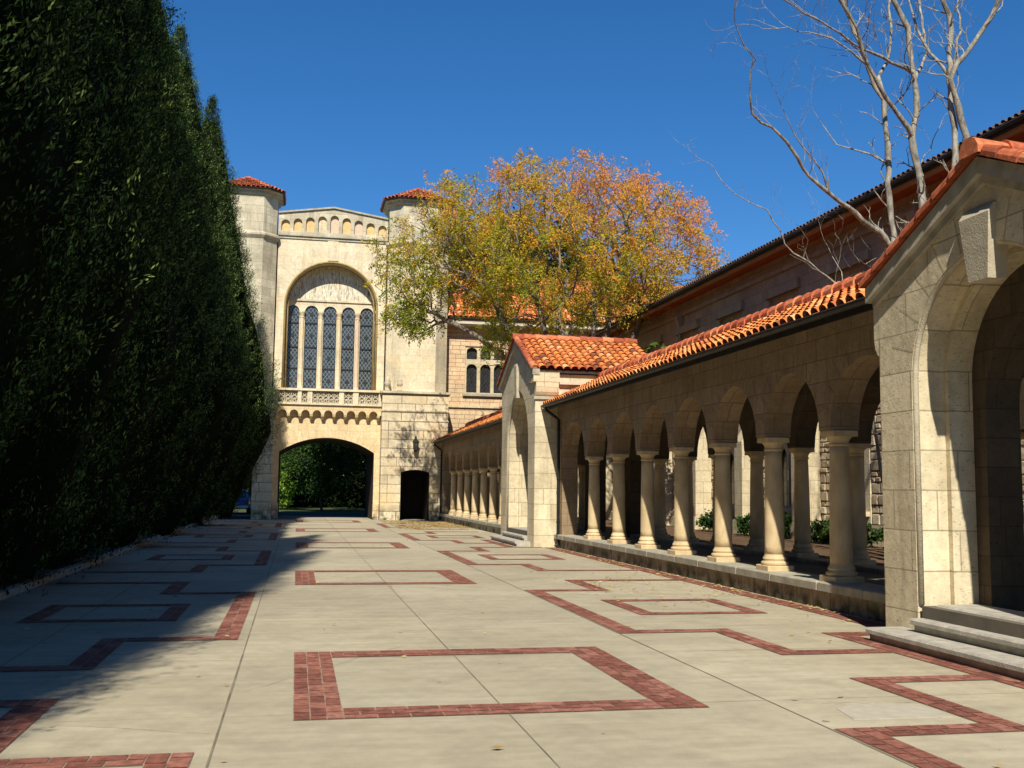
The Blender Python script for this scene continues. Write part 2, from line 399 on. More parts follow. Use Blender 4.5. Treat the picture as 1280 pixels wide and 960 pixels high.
# ------------------------------------------------------------------ ground
def plane(name, x0, x1, y0, y1, z, mat, kind='structure'):
    mb = MB(); mb.quad((x0, y0, z), (x1, y0, z), (x1, y1, z), (x0, y1, z)); return tag(mb.build(name, mat), kind=kind)
plane('ground', -600, 600, -400, 1500, -.03, M['grass'])
plane('pavement', -3.95, 7.35, -12, 61, 0, M['paving'])
plane('road', -40, 40, 61.2, 70, -.012, M['road'])
plane('planting_bed', -9, -4.1, -12, 53.4, .035, M['soil'])
mb = MB(); mb.box(15.0-5.05, 15.0, -2, 55.5, -.02, .26); tag(mb.build('court_ground', M['soil']), kind='structure')
mb = MB()
for k in range(50):
    y = -11+k*1.32
    if y > 53: break
    mb.cbox(-4.12, -3.95, y, y+1.31, -.02, .10, .015)
tag(mb.build('kerb', M['sill']), kind='structure')

mb = MB(); z = .004
for x in (-2.5, -.45, 1.55, 3.63):
    for k in range(60):                       # joint line wobbles and varies in width
        ya, yb = -6+k*1.1, -6+(k+1)*1.1; wv = random.uniform(.004, .009)
        mb.quad((x-wv, ya, z), (x+wv, ya, z), (x+wv, yb, z), (x-wv, yb, z))
for k in range(-2, 24):
    y = 9.04-1.33+2.655*k-.2
    if k % 2 == 0: y += .2
    segs = [(-3.9, -.46), (-.44, 1.54), (1.56, 3.62), (3.64, 6.9)]
    for a, b in segs:
        wv = random.uniform(.0015, .004); o = random.uniform(-.02, .02)
        mb.quad((a, y-wv+o, z), (b, y-wv+o, z), (b, y+wv+o, z), (a, y+wv+o, z))
tag(mb.build('paving_joints', M['joint']), kind='structure')
mb = MB()
for (p0, p1) in (((4.0, 7.55), (4.78, 7.46)), ((-.35, 8.6), (1.1, 10.9)), ((1.6, 13.2), (3.4, 12.6)), ((.4, 15.4), (1.5, 16.1)), ((-2.4, 8.0), (-.5, 7.2)), ((3.7, 9.6), (4.7, 9.2)), ((.2, 24.0), (1.5, 22.6))):
    n = 26; p0 = Vector((*p0, .0045)); p1 = Vector((*p1, .0045)); prev = p0; side = Vector((-(p1-p0).y, (p1-p0).x, 0)).normalized(); o_ = 0
    for k in range(1, n+1):
        o_ = o_*.85+random.uniform(-.02, .02); q = p0+(p1-p0)*k/n+side*o_; wd = random.uniform(.001, .003)
        mb.quad(tuple(prev-side*wd), tuple(q-side*wd), tuple(q+side*wd), tuple(prev+side*wd)); prev = q
tag(mb.build('paving_cracks', M['joint']), kind='structure')
mb = MB(); mb.poly_extrude([(3.95, 6.98, .0), (4.72, 6.96, .0), (4.74, 7.42, .0), (4.32, 7.5, .0), (4.02, 7.36, .0)], (0, 0, .003))
tag(mb.build('repair_patch', M['patch']), kind='structure')

bk = MB(); rects_done = []
def brick_rect(x0, x1, y0, y1, along, courses=3):
    """bricks filling a rectangle, long side along 'x' or 'y'"""
    z0 = .004; zb = .008
    bk.quad((x0, y0, z0), (x1, y0, z0), (x1, y1, z0), (x0, y1, z0), 1)
    L, W = (x1-x0, y1-y0) if along == 'x' else (y1-y0, x1-x0)
    n = max(1, round(L/.235)); cw = W/courses; g = .006
    for c in range(courses):
        off = (c % 2)*.5
        a = -off
        while a < n:
            s0 = max(0, a)/n*L; s1 = min(n, a+1)/n*L; a += 1
            if s1-s0 < .03: continue
            t0 = c*cw; t1 = (c+1)*cw; v = random.random()
            j = random.uniform(-.003, .003)
            p = (s0+g, s1-g, t0+g*.8+j, t1-g*.8+j)
            if along == 'x': bk.quad((x0+p[0], y0+p[2], zb), (x0+p[1], y0+p[2], zb), (x0+p[1], y0+p[3], zb), (x0+p[0], y0+p[3], zb), 0, v)
            else: bk.quad((x0+p[2], y0+p[0], zb), (x0+p[3], y0+p[0], zb), (x0+p[3], y0+p[1], zb), (x0+p[2], y0+p[1], zb), 0, v)
def ring(x0, x1, y0, y1, w):
    c = 3 if w > .3 else 2
    brick_rect(x0, x0+w, y0, y1, 'y', c); brick_rect(x1-w, x1, y0, y1, 'y', c)
    brick_rect(x0+w, x1-w, y0, y0+w, 'x', c); brick_rect(x0+w, x1-w, y1-w, y1, 'x', c)
for yc in (-1.3, 9.04, 19.3, 30.0, 40.75, 51.5): ring(.03, 3.08, yc-1.52, yc+1.52, .35)
w = .26
for cy in (-6.6, 4.17, 14.1, 24.8, 35.4, 46.0):
    for sgn in (1, -1):
        def X(a, b): return (a, b) if sgn == 1 else (3.1-b, 3.1-a)
        def br(xa, xb, ya, yb, al, c=2): 
            xx = X(xa, xb); brick_rect(xx[0], xx[1], ya, yb, al, c)
        br(3.65, 3.65+w, cy-2.6, cy+2.55, 'y')                   # long side
        for s in (1, -1):
            ya = (cy+2.55-w, cy+2.55) if s == 1 else (cy-2.6, cy-2.6+w)
            br(3.65+w, 4.78, *ya, 'x')
            yo = (cy+2.55-w, cy+4.35) if s == 1 else (cy-4.3, cy-2.6+w)
            br(4.78, 4.78+w, *yo, 'y')
            yk = (cy+4.35-w, cy+4.35) if s == 1 else (cy-4.3, cy-4.3+w)
            br(4.78+w, 6.0 if (cy < 8 or (cy < 16 and s == -1)) else 6.88, *yk, 'x')
        if sgn == 1: ring(4.45, 6.24, cy-.92, cy+.95, .24)
        else: ring(3.1-6.24, 3.1-4.45, cy-.92, cy+.95, .24)
brick_rect(6.0, 6.3, -6, 11.3, 'y', 3)
brick_rect(6.9, 7.22, 11.35, 28.9, 'y', 3)
brick_rect(6.3, 6.9, 11.02, 11.3, 'x', 2)
brick_rect(5.85, 6.12, 29.3, 33.4, 'y', 2)
tag(bk.build('brick_paving_bands', [M['brick'], M['brickmortar']]), kind='structure')

# ------------------------------------------------------------------ roof tiles
def tiles(mb, O, A, B, L, S, tw=.235, tl=.30, clip=None, mi=0, bed=1, rad=None, bedq=True, rows=None):
    O, A, B = Vector(O), Vector(A).normalized(), Vector(B).normalized()
    N = A.cross(B).normalized()
    if N.z < 0: N = -N
    n = int(round(L/tw)); tw = L/n; rmax = int(math.ceil(S/tl)); rad = rad or tw*.40
    if bedq:
        p = [O, O+A*L, O+A*L+B*S, O+B*S]
        if clip is None: mb.quad(*[tuple(q+N*.01) for q in p], bed)
    K = 5
    for j in range(rmax if rows is None else min(rows, rmax)):
        for i in range(n):
            if clip and not clip((i+.5)*tw, (j+.5)*tl): continue
            s0 = j*tl-.03; s1 = min((j+1)*tl+.04, S)
            h0 = .045+random.uniform(-.006, .008); h1 = .012
            c0 = (i+.5)*tw+random.uniform(-.010, .010); v = random.betavariate(2, 2) if random.random() > .08 else random.choice((0., 1.))
            r0_, r1_ = rad*1.12, rad*.92; ra = []; rb = []
            for k in range(K+1):
                th = math.pi*k/K
                ra.append(tuple(O+A*(c0-r0_*math.cos(th))+B*s0+N*(h0-.03+r0_*.85*math.sin(th))))
                rb.append(tuple(O+A*(c0-r1_*math.cos(th))+B*s1+N*(h1-.02+r1_*.85*math.sin(th))))
            a = mb.add(ra); b = mb.add(rb)
            for k in range(K): mb.face((a+k, a+k+1, b+k+1, b+k), mi, v)

def ridge_tiles(mb, P0, P1, r=.12, tl=.36, mi=0, sx=1.):
    P0, P1 = Vector(P0), Vector(P1); D = P1-P0; n = max(1, int(D.length/tl)); D /= n; t = D.normalized()
    s = t.cross(Vector((0, 0, 1))).normalized(); u = s.cross(t).normalized()
    if u.z < 0: u = -u
    K = 7
    for i in range(n):
        a0 = P0+D*i-t*.02; a1 = P0+D*(i+1)+t*.03; v = random.random(); ra = []; rb = []
        rr0 = r*1.18; rr1 = r*.95; jz = random.uniform(-.006, .008)
        for k in range(K+1):
            th = math.pi*(-.08+1.16*k/K)
            ra.append(tuple(a0+s*rr0*math.cos(th)+u*(rr0*math.sin(th)+jz))); rb.append(tuple(a1+s*rr1*math.cos(th)+u*(rr1*math.sin(th)+jz)))
        a = mb.add(ra); b = mb.add(rb)
        for k in range(K): mb.face((a+k, a+k+1, b+k+1, b+k), mi, v)
        mb.face([a+k for k in range(K+1)], mi, v)

# ------------------------------------------------------------------ arcade
XF, XB = 7.33, 7.78            # front wall of the walk
RX, RZ = 8.65, 4.87            # ridge
EX, EZ = 6.93, 4.06            # eave edge
SPR = 2.50
# column meshes (shared)
def col_meshes():
    c = MB(); prof = []
    for k in range(13):
        t = k/12; prof.append((.156-.026*t**1.6, .24+t*1.68))
    c.lathe(0, 0, prof, 28)
    sh = c.build('column', M['column'], smooth=True); me_s = sh.data; bpy.data.objects.remove(sh)
    b = MB(); b.cbox(-.225, .225, -.225, .225, 0, .085, .01)
    b.lathe(0, 0, [(.20, .085), (.215, .10), (.217, .125), (.20, .145), (.180, .152), (.178, .166), (.188, .178), (.189, .19), (.178, .21), (.163, .235), (.156, .26)], 28)
    o = b.build('base', M['column']); me_b = o.data; bpy.data.objects.remove(o)
    k = MB(); k.lathe(0, 0, [(.131, 1.90), (.146, 1.915), (.146, 1.935), (.132, 1.945), (.138, 1.98), (.158, 2.015), (.186, 2.04)], 28)
    k.cbox(-.195, .195, -.195, .195, 2.041, 2.125, .012)
    o = k.build('capital', M['column']); me_c = o.data; bpy.data.objects.remove(o)
    for me in (me_b, me_c):
        pass
    return me_s, me_b, me_c
CS, CB, CC = col_meshes()
def column(parent, x, y, z=.375):
    o = bpy.data.objects.new('column', CS); COL.objects.link(o); o.parent = parent
    o.location = Vector((x, y, z))-parent.location; o.rotation_euler.z = 0
    for nm, me in (('base', CB), ('capital', CC)):
        c = bpy.data.objects.new(nm, me); COL.objects.link(c); c.parent = o

def arcade(name_lbl, y0, y1, cols, backcols, pipe_y=None):
    root = thing('arcade', name_lbl, 'arcade', (XF, (y0+y1)/2, 0), 'stretches of the arcaded walk')
    # front wall
    sp = []; edges = [y0+.5]+list(cols)+[y1-.5]
    for a, b in zip(edges, edges[1:]):
        ha = .155 if a != edges[0] else .02; hb = .155 if b != edges[-1] else .02
        sp.append((a+ha, b-hb, SPR, SPR, .93, 'point'))
    mb = MB()
    arch_wall(mb, y0, y1, SPR, 4.12, sp, XF, XB, PX)
    for s in sp: voussoirs(mb, (s[0]+s[1])/2, SPR, (s[1]-s[0])/2, .93, 'point', .32, XF-.003, PX, 11, 1, .010)
    mb.box(XF, XB, y0, y0+.52, .37, SPR-.001); mb.box(XF, XB, y1-.52, y1, .37, SPR-.001)
    mb.build('wall', [M['arcade'], M['mortar']], root)
    # base wall and sill
    mb = MB(); mb.box(XF-.03, XB+.05, y0, y1, -.02, .25); mb.build('base_wall', M['arcbase'], root)
    mb = MB(); y = y0
    while y < y1-.1:
        ye = min(y+random.uniform(1.2, 1.7), y1); 
        if y1-ye < .3: ye = y1
        mb.cbox(XF-.10, XB+.08, y+.003, ye-.003, .252, .375+random.uniform(-.003, .003), .018, 0, random.random()); y = ye
    mb.build('sill', M['sill'], root)
    mb = MB(); mb.box(XB+.055, 9.5, y0, y1, -.02, .30); mb.build('floor', M['floor'], root)
    for c in cols: column(root, (XF+XB)/2, c)
    # back wall of the walk: a second row of arches
    xb0, xb1 = 9.52, 9.95; sp = []; e = list(backcols)
    for a, b in zip(e, e[1:]): sp.append((a+.155, b-.155, SPR, SPR, .93, 'point'))
    mb = MB(); arch_wall(mb, y0, y1, SPR, 4.12, sp, xb0, xb1, PX, n=12); mb.build('rear_wall', M['arcshade'], root)
    mb = MB(); mb.box(xb0-.02, xb1, y0, y1, -.02, .37); mb.build('rear_base_wall', M['arcbase'], root)
    for c in backcols: column(root, (xb0+xb1)/2, c)
    # roof
    mb = MB(); sl = Vector((RX-EX, 0, RZ-EZ)); S = sl.length; nn = Vector((-(RZ-EZ), 0, RX-EX)).normalized()
    tiles(mb, (EX, y0, EZ), (0, 1, 0), sl, y1-y0, S, .235, .30)
    mb.build('tiled_roof', [M['tile'], M['tilebed']], root)
    mb = MB(); x2 = 2*RX-EX
    tiles(mb, (x2, y0, EZ), (0, 1, 0), (-(RX-EX), 0, RZ-EZ), y1-y0, S, .235, .30)
    mb.build('tiled_roof', [M['tile'], M['tilebed']], root)
    mb = MB(); d = .09
    mb.loft([[(EX+.04, y, EZ-.03), (RX, y, RZ-.02), (x2-.04, y, EZ-.03), (x2-.04, y, EZ-.03-d), (RX, y, RZ-.02-d-.03), (EX+.04, y, EZ-.03-d)] for y in (y0, y1)])
    mb.build('roof_boarding', M['darkwood'], root)
    mb = MB(); ridge_tiles(mb, (RX, y0, RZ+.045), (RX, y1, RZ+.045), .15, .34); mb.build('ridge', M['ridge'], root)
    # gutter: half round
    mb = MB(); gx, gz = EX-.045, EZ-.035
    for mi_, off in ((0, 0),):
        prof = [(gx+.065*math.cos(math.pi+math.pi*k/8), gz+.065*math.sin(math.pi+math.pi*k/8)) for k in range(9)]
        prof = prof+[(x*.999+.0+(.008 if x < gx else -.008), zz+.01) for x, zz in prof[::-1]]
        mb.loft([[(x, y, zz) for x, zz in prof] for y in (y0+.02, y1-.02)])
    mb.tube([(gx-.07, y0+.02, gz), (gx-.07, y1-.02, gz)], .012, 6)
    mb.box(EX+.03, EX+.06, y0+.02, y1-.02, EZ-.16, EZ-.02)
    mb.build('gutter', M['gutter'], root)
    if pipe_y:
        mb = MB(); py = pipe_y; px = XF-.07
        mb.tube([(gx, py, gz-.05), (gx, py, gz-.14), (px-.1, py, gz-.34), (px, py, gz-.42), (px, py, .5), (px, py, .12), (px-.08, py, .04)], .045, 10)
        for zz in (3.3, 1.9, .7): mb.lathe(px, py, [(.058, zz), (.058, zz+.05)], 12)
        mb.build('downpipe', M['pipe'], root, smooth=False)
    return root

NC = [13.6, 15.7, 17.76, 19.83, 21.9, 23.98, 26.1]
arcade('near shaded stone arcade with seven cream columns between the two gabled porches', 11.0, 29.1, NC, [12.85, 14.9, 16.95, 19.0, 21.05, 23.1, 25.15, 27.2], 28.72)
FC = [50.75-2.1*k for k in range(8)]
arcade('distant stretch of the arcade between the far gabled porch and the tower', 34.0, 53.55, FC[::-1], [35.0+2.1*k for k in range(9)], 53.25)

# ------------------------------------------------------------------ porches
def porch(label, yc, hw, eave, apex, op_half, spring, rise, kind, inner_half, key, mat, side_mat, kneeler_z, transept_x, yo=None):
    yo = yc if yo is None else yo
    root = thing('gabled_porch', label, 'porch', (6.65, yc, 0), 'gabled porches of the arcade')
    y0, y1 = yc-hw, yc+hw
    top = lambda u: eave+(apex-eave)*(1-abs(u-yc)/hw)
    mb = MB()
    arch_wall(mb, y0, y1, 0, top, [(yo-op_half, yo+op_half, 0, spring, rise, kind)], 6.65, 7.05, PX, kinks=(yc,), n=28)
    # inner, slightly narrower order
    s = .07
    arch_wall(mb, y0+.002, y1-.002, 0, lambda u: top(u)-.004, [(yo-op_half+s, yo+op_half-s, 0, spring, rise-s, kind)], 7.052, XF+.02, PX, n=28)
    voussoirs(mb, yo, spring, op_half, rise, kind, .42, 6.647, PX, 12, 1, .009)
    mb.build('wall', [mat, M['mortar_l']], root)
    # roll moulding round the arch edge
    mb = MB(); arch_tube(mb, yo, spring, op_half-.005, rise-.005, kind, .42, 6.69, PX, .035, 0, 30, 8)
    mb.build('arch_moulding', M['keyst'], root, smooth=True)
    # inner arch into the walk
    mb = MB(); arch_wall(mb, y0+.01, y1-.01, .30, 4.1, [(yo-inner_half, yo+inner_half, .30, min(spring-.3, 4.0-inner_half*1.08), inner_half*1.08, 'point')], XF+.022, XB, PX, n=24)
    mb.build('inner_wall', M['arcshade'], root)
    # rear arch of the walk behind the porch
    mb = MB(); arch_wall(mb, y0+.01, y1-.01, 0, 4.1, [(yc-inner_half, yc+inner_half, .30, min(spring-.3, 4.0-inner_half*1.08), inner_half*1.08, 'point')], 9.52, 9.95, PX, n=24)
    mb.build('rear_wall', M['arcshade'], root)
    mb = MB(); mb.box(XF+.05, 9.95, y0, y1, -.02, .296); mb.box(6.66, XF+.04, yc-op_half-.05, yc+op_half+.05, 0, .41); mb.build('floor', M['floor'], root)
    # kneelers at the eaves
    for sg in (-1, 1):
        mb = MB(); ye = yc+sg*hw
        g = .11
        mb.loft([[(x, ye-sg*.02, kneeler_z+.02), (x, ye+sg*g*.35, kneeler_z+.05), (x, ye+sg*g*.8, kneeler_z+.13), (x, ye+sg*g, kneeler_z+.24), (x, ye+sg*g, eave-.04), (x, ye-sg*.02, eave-.04)] for x in (6.652, XF-.01)])
        mb.build('kneeler', side_mat, root)
    # transept above the walk
    mb = MB(); mb.box(XF+.025, transept_x, y0+.03, y0+.33, 4.102, eave-.02)
    if eave > 4.3: mb.build('side_wall', M['porch2'], root)
    mb = MB(); mb.box(XF+.025, transept_x, y1-.33, y1-.03, 4.102, eave-.02)
    if eave > 4.3: mb.build('side_wall', M['porch2'], root)
    # raking coping
    mb = MB(); oh = .10 if yo != yc else .14; k = (apex-eave)/hw; XC0 = 6.54
    ex = hw+oh
    for sg in (-1, 1):
        lo = lambda d, h: (yc+sg*d, apex-k*d+h)
        ring = []
        for d in (0, ex):
            p = lo(d, .0); q = lo(d, .17)
            ring.append([(XC0, p[0], p[1]), (XC0, q[0], q[1]), (6.75, q[0], q[1]), (6.75, p[0], p[1]-.0)])
        mb.loft(ring)
        ring = []
        for d in (0, ex-.06):
            p = lo(d, -.09); q = lo(d, -.003)
            ring.append([(6.60, p[0], p[1]), (6.60, q[0], q[1]), (6.645, q[0], q[1]), (6.645, p[0], p[1])])
        mb.loft(ring)
    mb.build('coping', M['coping'], root)
    # roof
    S = math.hypot(ex, k*ex); XR0 = XC0-.05; L = transept_x-XR0+.1
    mb = MB(); tiles(mb, (XR0, yc-ex, apex-k*ex+.19), (1, 0, 0), (0, ex, k*ex), L, S, .24, .30)
    for i in range(int(S/.34)): pass
    mb.build('tiled_roof', [M['tile'], M['tilebed']], root)
    mb = MB(); tiles(mb, (XR0, yc+ex, apex-k*ex+.19), (1, 0, 0), (0, -ex, k*ex), L, S, .24, .30)
    mb.build('tiled_roof', [M['tile'], M['tilebed']], root)
    mb = MB(); xx = transept_x
    mb.loft([[(x, yc-ex+.05, apex-k*ex+.175), (x, yc, apex+.175), (x, yc+ex-.05, apex-k*ex+.175), (x, yc+ex-.05, apex-k*ex+.07), (x, yc, apex+.03), (x, yc-ex+.05, apex-k*ex+.07)] for x in (6.76, xx)])
    mb.build('roof_boarding', M['darkwood'], root)
    mb = MB(); ridge_tiles(mb, (XR0-.02, yc, apex+.21), (XR0-.02+L, yc, apex+.21), .13, .34)
    # verge tiles down the rake
    for sg in (-1, 1): ridge_tiles(mb, (XR0+.08, yc+sg*ex, apex-k*ex+.21), (XR0+.08, yc+sg*.05, apex+.20), .085, .32)
    mb.build('ridge', M['ridge'], root)
    # keystone
    kb, kt, wb, wt = key
    mb = MB(); xs = 6.40
    prof = lambda wd, z, xf: [(6.66, yc-wd, z), (xf, yc-wd, z), (xf-.03, yc, z), (xf, yc+wd, z), (6.66, yc+wd, z)]
    kf = XC0+.02
    mb.loft([[(6.80, yo-wb, kb), (kf+.03, yo-wb, kb), (kf+.03, yo+wb, kb), (6.80, yo+wb, kb)],
             [(6.80, yo-wt, kt-.05), (kf, yo-wt, kt-.05), (kf, yo+wt, kt-.05), (6.80, yo+wt, kt-.05)],
             [(6.80, yo-wt, kt+.04), (6.62, yo-wt, kt+.04), (6.62, yo+wt, kt+.04), (6.80, yo+wt, kt+.04)]])
    mb.build('keystone', M['keyst'], root)
    # steps
    for i, (xf, zt, e) in enumerate(((6.20, .145, op_half+.42), (6.50, .285, op_half+.03), (6.78, .43, op_half-.03))):
        mb = MB(); z0 = (0, .147, .287)[i]; ys = yc-e; n = 3
        for q in range(n):
            a = ys+2*e*q/n+.002; b = ys+2*e*(q+1)/n-.002
            mb.loft([[(x, a+(0), zz) for x, zz in pr] if s_ == 0 else [(x, b, zz) for x, zz in pr] for s_ in (0, 1)
                     for pr in [[(xf+.05, z0+.0), (xf+.05, zt-.075), (xf, zt-.06), (xf, zt-.02), (xf+.02, zt), (6.649 if i < 2 else 7.3, zt), (6.649 if i < 2 else 7.3, z0)]]])
        if i == 1:   # middle step runs into the opening between the jambs
            mb.box(6.651, 7.3, yc-op_half+.04, yc+op_half-.04, .147, .284)
        mb.build('step', M['step'], root)
    return root

P1Y = 8.97
p1 = porch('near gabled porch at the right edge with grey steps and faceted keystone', 8.97, 2.03, 3.90, 4.80, 1.28, 2.85, 1.27, 'round', 1.0, (3.74, 4.44, .15, .235), M['porch'], M['porch'], 3.18, 8.7, yo=9.08)
p2 = porch('far gabled porch in mid distance with tall pointed arch and orange tiled roof', 31.55, 2.45, 4.98, 6.12, 1.58, 3.0, 1.70, 'point', 1.45, (4.45, 5.5, .12, .17), M['porch'], M['porch2'], 4.30, 10.4)
# moulding on near corner pier of the far porch
mb = MB(); mb.box(6.60, XF-.002, 29.04, 29.097, 4.22, 4.30); mb.build('string_moulding', M['coping'], p2)
mb = MB(); mb.box(6.57, 7.34, 28.98, 29.5, 4.72, 5.0); mb.build('cornice_block', M['porch2'], p2)
mb = MB(); mb.box(7.345, 10.3, 29.0, 29.12, 4.66, 4.74); mb.build('eave_fascia', M['fascia'], p2)
mb = MB(); mb.lathe(7.28, 34.25, [(.02, .375), (.10, .39), (.155, .44), (.17, .51), (.155, .59), (.09, .655), (.02, .67)], 20)
o = mb.build('stone_ball', M['gutter'], smooth=True); tag(o, 'small dark round ball resting on the sill beside the far porch', 'ball')

# ------------------------------------------------------------------ tower gatehouse
tw = thing('gatehouse_tower', 'cream stone tower gatehouse with octagonal turrets, tall arched window and archway', 'tower', (1.5, 54.5, 0))
XC = 1.49
YB = 54.5
mb = MB()   # lower bay with archway tunnel
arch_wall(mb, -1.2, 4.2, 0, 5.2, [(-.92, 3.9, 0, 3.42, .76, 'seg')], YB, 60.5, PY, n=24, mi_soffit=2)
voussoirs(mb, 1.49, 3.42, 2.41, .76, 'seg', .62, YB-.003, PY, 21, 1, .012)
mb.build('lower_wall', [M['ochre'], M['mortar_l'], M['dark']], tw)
for (a, b, da, db) in ((-4.65, -1.2, -3.72, -2.17), (4.2, 7.62, 5.22, 6.70)):
    mb = MB()
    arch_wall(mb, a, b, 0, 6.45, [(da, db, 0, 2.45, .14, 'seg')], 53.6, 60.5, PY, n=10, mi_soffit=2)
    if a > 0: mb.box(da-.1, db+.1, 56.6, 56.8, 0, 2.7, 2)  # near-black panel closes the doorway as its inner darkness
    voussoirs(mb, (da+db)/2, 2.45, (db-da)/2, .14, 'seg', .5, 53.597, PY, 9, 1, .014)
    mb.build('pier', [M['tower_low'], M['mortar'], M['dark']], tw)
for a, b, ya, yb2 in ((-4.69, -3.76, 53.52, 53.595), (-2.13, -1.19, 53.52, 53.595), (4.2, 5.18, 53.52, 53.595), (6.74, 7.66, 53.52, 53.595), (-1.196, -.88, 54.40, 54.497), (3.88, 4.196, 54.40, 54.497)):
    mb = MB(); mb.cbox(a, b, ya, yb2, 0, .82, .02)
    mb.build('plinth', M['tower_low'], tw)
for (a, b) in ((-4.65, -1.2), (4.2, 7.62)):
    for zz, hh, pr in ((6.452, .17, .12), (5.55, .10, .05), (5.06, .06, .03)):
        mb = MB()
        mb.loft([[(a-pr, 53.6-pr, zz+hh*.35), (b+pr, 53.6-pr, zz+hh*.35), (b+pr, 53.5995 if zz < 6.4 else 55.0, zz+hh*.35), (a-pr, 53.5995 if zz < 6.4 else 55.0, zz+hh*.35)],
                 [(a-pr, 53.6-pr, zz+hh), (b+pr, 53.6-pr, zz+hh), (b+pr, 53.5995 if zz < 6.4 else 55.0, zz+hh), (a-pr, 53.5995 if zz < 6.4 else 55.0, zz+hh)]])
        mb.box(a-pr*.4, b+pr*.4, 53.6-pr*.5, 53.599 if zz < 6.4 else 55.0, zz, zz+hh*.345)
        mb.build('string_course', M['turret'], tw)
# corbel table
mb = MB(); ops = [(-1.02+.575*k, -1.02+.575*k+.42, 5.36, 5.36, .21, 'round') for k in range(9)]
arch_wall(mb, -1.19, 4.19, 5.36, 5.83, ops, 54.12, 54.499, PY, n=10)
mb.build('corbel_arcade', M['ochre'], tw)
for k in range(10):
    x = -1.095+.575*k
    if k in (0, 9): x += .03 if k == 0 else -.03
    mb = MB(); hwid = .075
    mb.loft([[(x-hwid, 54.12, 5.358), (x+hwid, 54.12, 5.358), (x+hwid, 54.497, 5.358), (x-hwid, 54.497, 5.358)],
             [(x-hwid, 54.16, 5.24), (x+hwid, 54.16, 5.24), (x+hwid, 54.497, 5.24), (x-hwid, 54.497, 5.24)],
             [(x-hwid*.8, 54.38, 5.09), (x+hwid*.8, 54.38, 5.09), (x+hwid*.8, 54.497, 5.09), (x-hwid*.8, 54.497, 5.09)]])
    mb.build('corbel', M['ochre'], tw)
mb = MB(); mb.box(-1.19, 4.19, 54.502, 55.2, 5.202, 6.60); mb.build('window_apron', M['ochre'], tw)
# balustrade
mb = MB()
mb.box(-1.19, 4.19, 54.02, 54.498, 5.832, 5.93); mb.box(-1.19, 4.19, 54.0, 54.498, 6.55, 6.66); mb.box(-1.19, 4.19, 54.22, 54.30, 5.93, 6.55, 1)
pil = [-1.19, -.02, .42, 2.02, 2.5, 3.98]
pw = [(-1.19, -1.05), (-.07, .12), (.42, .66), (2.02, 2.26), (2.72, 3.0), (4.05, 4.19)]
for a, b in pw: mb.box(a, b, 54.06, 54.22, 5.932, 6.548)
# pierced tracery: rings and bars in front of a dark void
for (a, b) in zip([p[1] for p in pw[:-1]], [p[0] for p in pw[1:]]):
    n = max(1, round((b-a)/.30)); st = (b-a)/n
    for k in range(n):
        cx = a+(k+.5)*st
        for cz, rr in ((6.40, .075), (6.19, .10), (6.02, .065)):
            rg = [(cx+rr*math.cos(t), 54.16, cz+rr*math.sin(t)) for t in [2*math.pi*q/12 for q in range(13)]]
            mb.tube(rg, .028, 5, 2, caps=False)
        mb.box(cx+st/2-.02, cx+st/2+.02, 54.12, 54.20, 5.94, 6.54, 2)
mb.build('balustrade', [M['tower'], M['turret'], M['keyst']], tw)
# main window wall
mb = MB()
arch_wall(mb, -1.32, 4.30, 6.602, 14.52, [(-.87, 3.86, 6.602, 11.0, 2.365, 'round')], YB, 55.56, PY, n=36)
voussoirs(mb, 1.495, 11.0, 2.365, 2.365, 'round', .75, YB-.003, PY, 19, 1, .010)
mb.box(1.22, 1.78, 54.46, 54.497, 13.45, 14.5)
mb.build('upper_wall', [M['tower'], M['mortar_l']], tw)
mb = MB(); arch_tube(mb, 1.495, 11.0, 2.37, 2.37, 'round', 6.66, 54.50, PY, .055, 0, 40, 8)
arch_tube(mb, 1.495, 11.0, 2.23, 2.23, 'round', 6.66, 54.78, PY, .045, 0, 40, 8)
mb.build('arch_moulding', M['ochredark'], tw, smooth=True)
win = MB()
LX = [-.47, .50, 1.465, 2.43, 3.39]; LH = .345
arch_wall(win, -.95, 3.95, 6.602, 11.45, [(x-LH, x+LH, 6.70, 10.83, LH, 'round') for x in LX], 55.0, 55.2, PY, n=14, back=False)
win.box(-.95, 3.95, 54.93, 55.0, 11.40, 11.50)
wo = win.build('arched_window', M['tower'], tw); wo.location.y += .32
mb = MB(); mb.box(-.95, 3.95, 55.03, 55.24, 11.50, 13.42); mb.build('mosaic_panel', M['mosaic'], wo)
for i, x in enumerate(LX):
    mb = MB(); mb.box(x-LH-.03, x+LH+.03, 55.10, 55.12, 6.68, 11.22, 0)
    mb.build('leaded_pane', [M['leaded']], wo)
    mb = MB()
    for zz in (10.25, 8.97, 7.84): mb.box(x-LH+.001, x+LH-.001, 55.05, 55.099, zz-.03, zz+.03)
    mb.box(x-LH, x-LH+.03, 55.06, 55.098, 6.70, 10.85); mb.box(x+LH-.03, x+LH, 55.06, 55.098, 6.70, 10.85)
    for zz in (10.72, 9.6, 8.4, 7.2):
        mb.lathe(0, 0, [(.01, 0), (.01, .001)], 3)
        pts = [(x+.10*math.cos(2*math.pi*q/8), 55.07, zz+.10*math.sin(2*math.pi*q/8)) for q in range(8)]; mb.poly_extrude(pts, (0, .02, 0))
    mb.v = [v if v[1] > 1 else (x, 55.09, 9.0) for v in mb.v]
    mb.build('glazing_bars', M['iron'], wo)
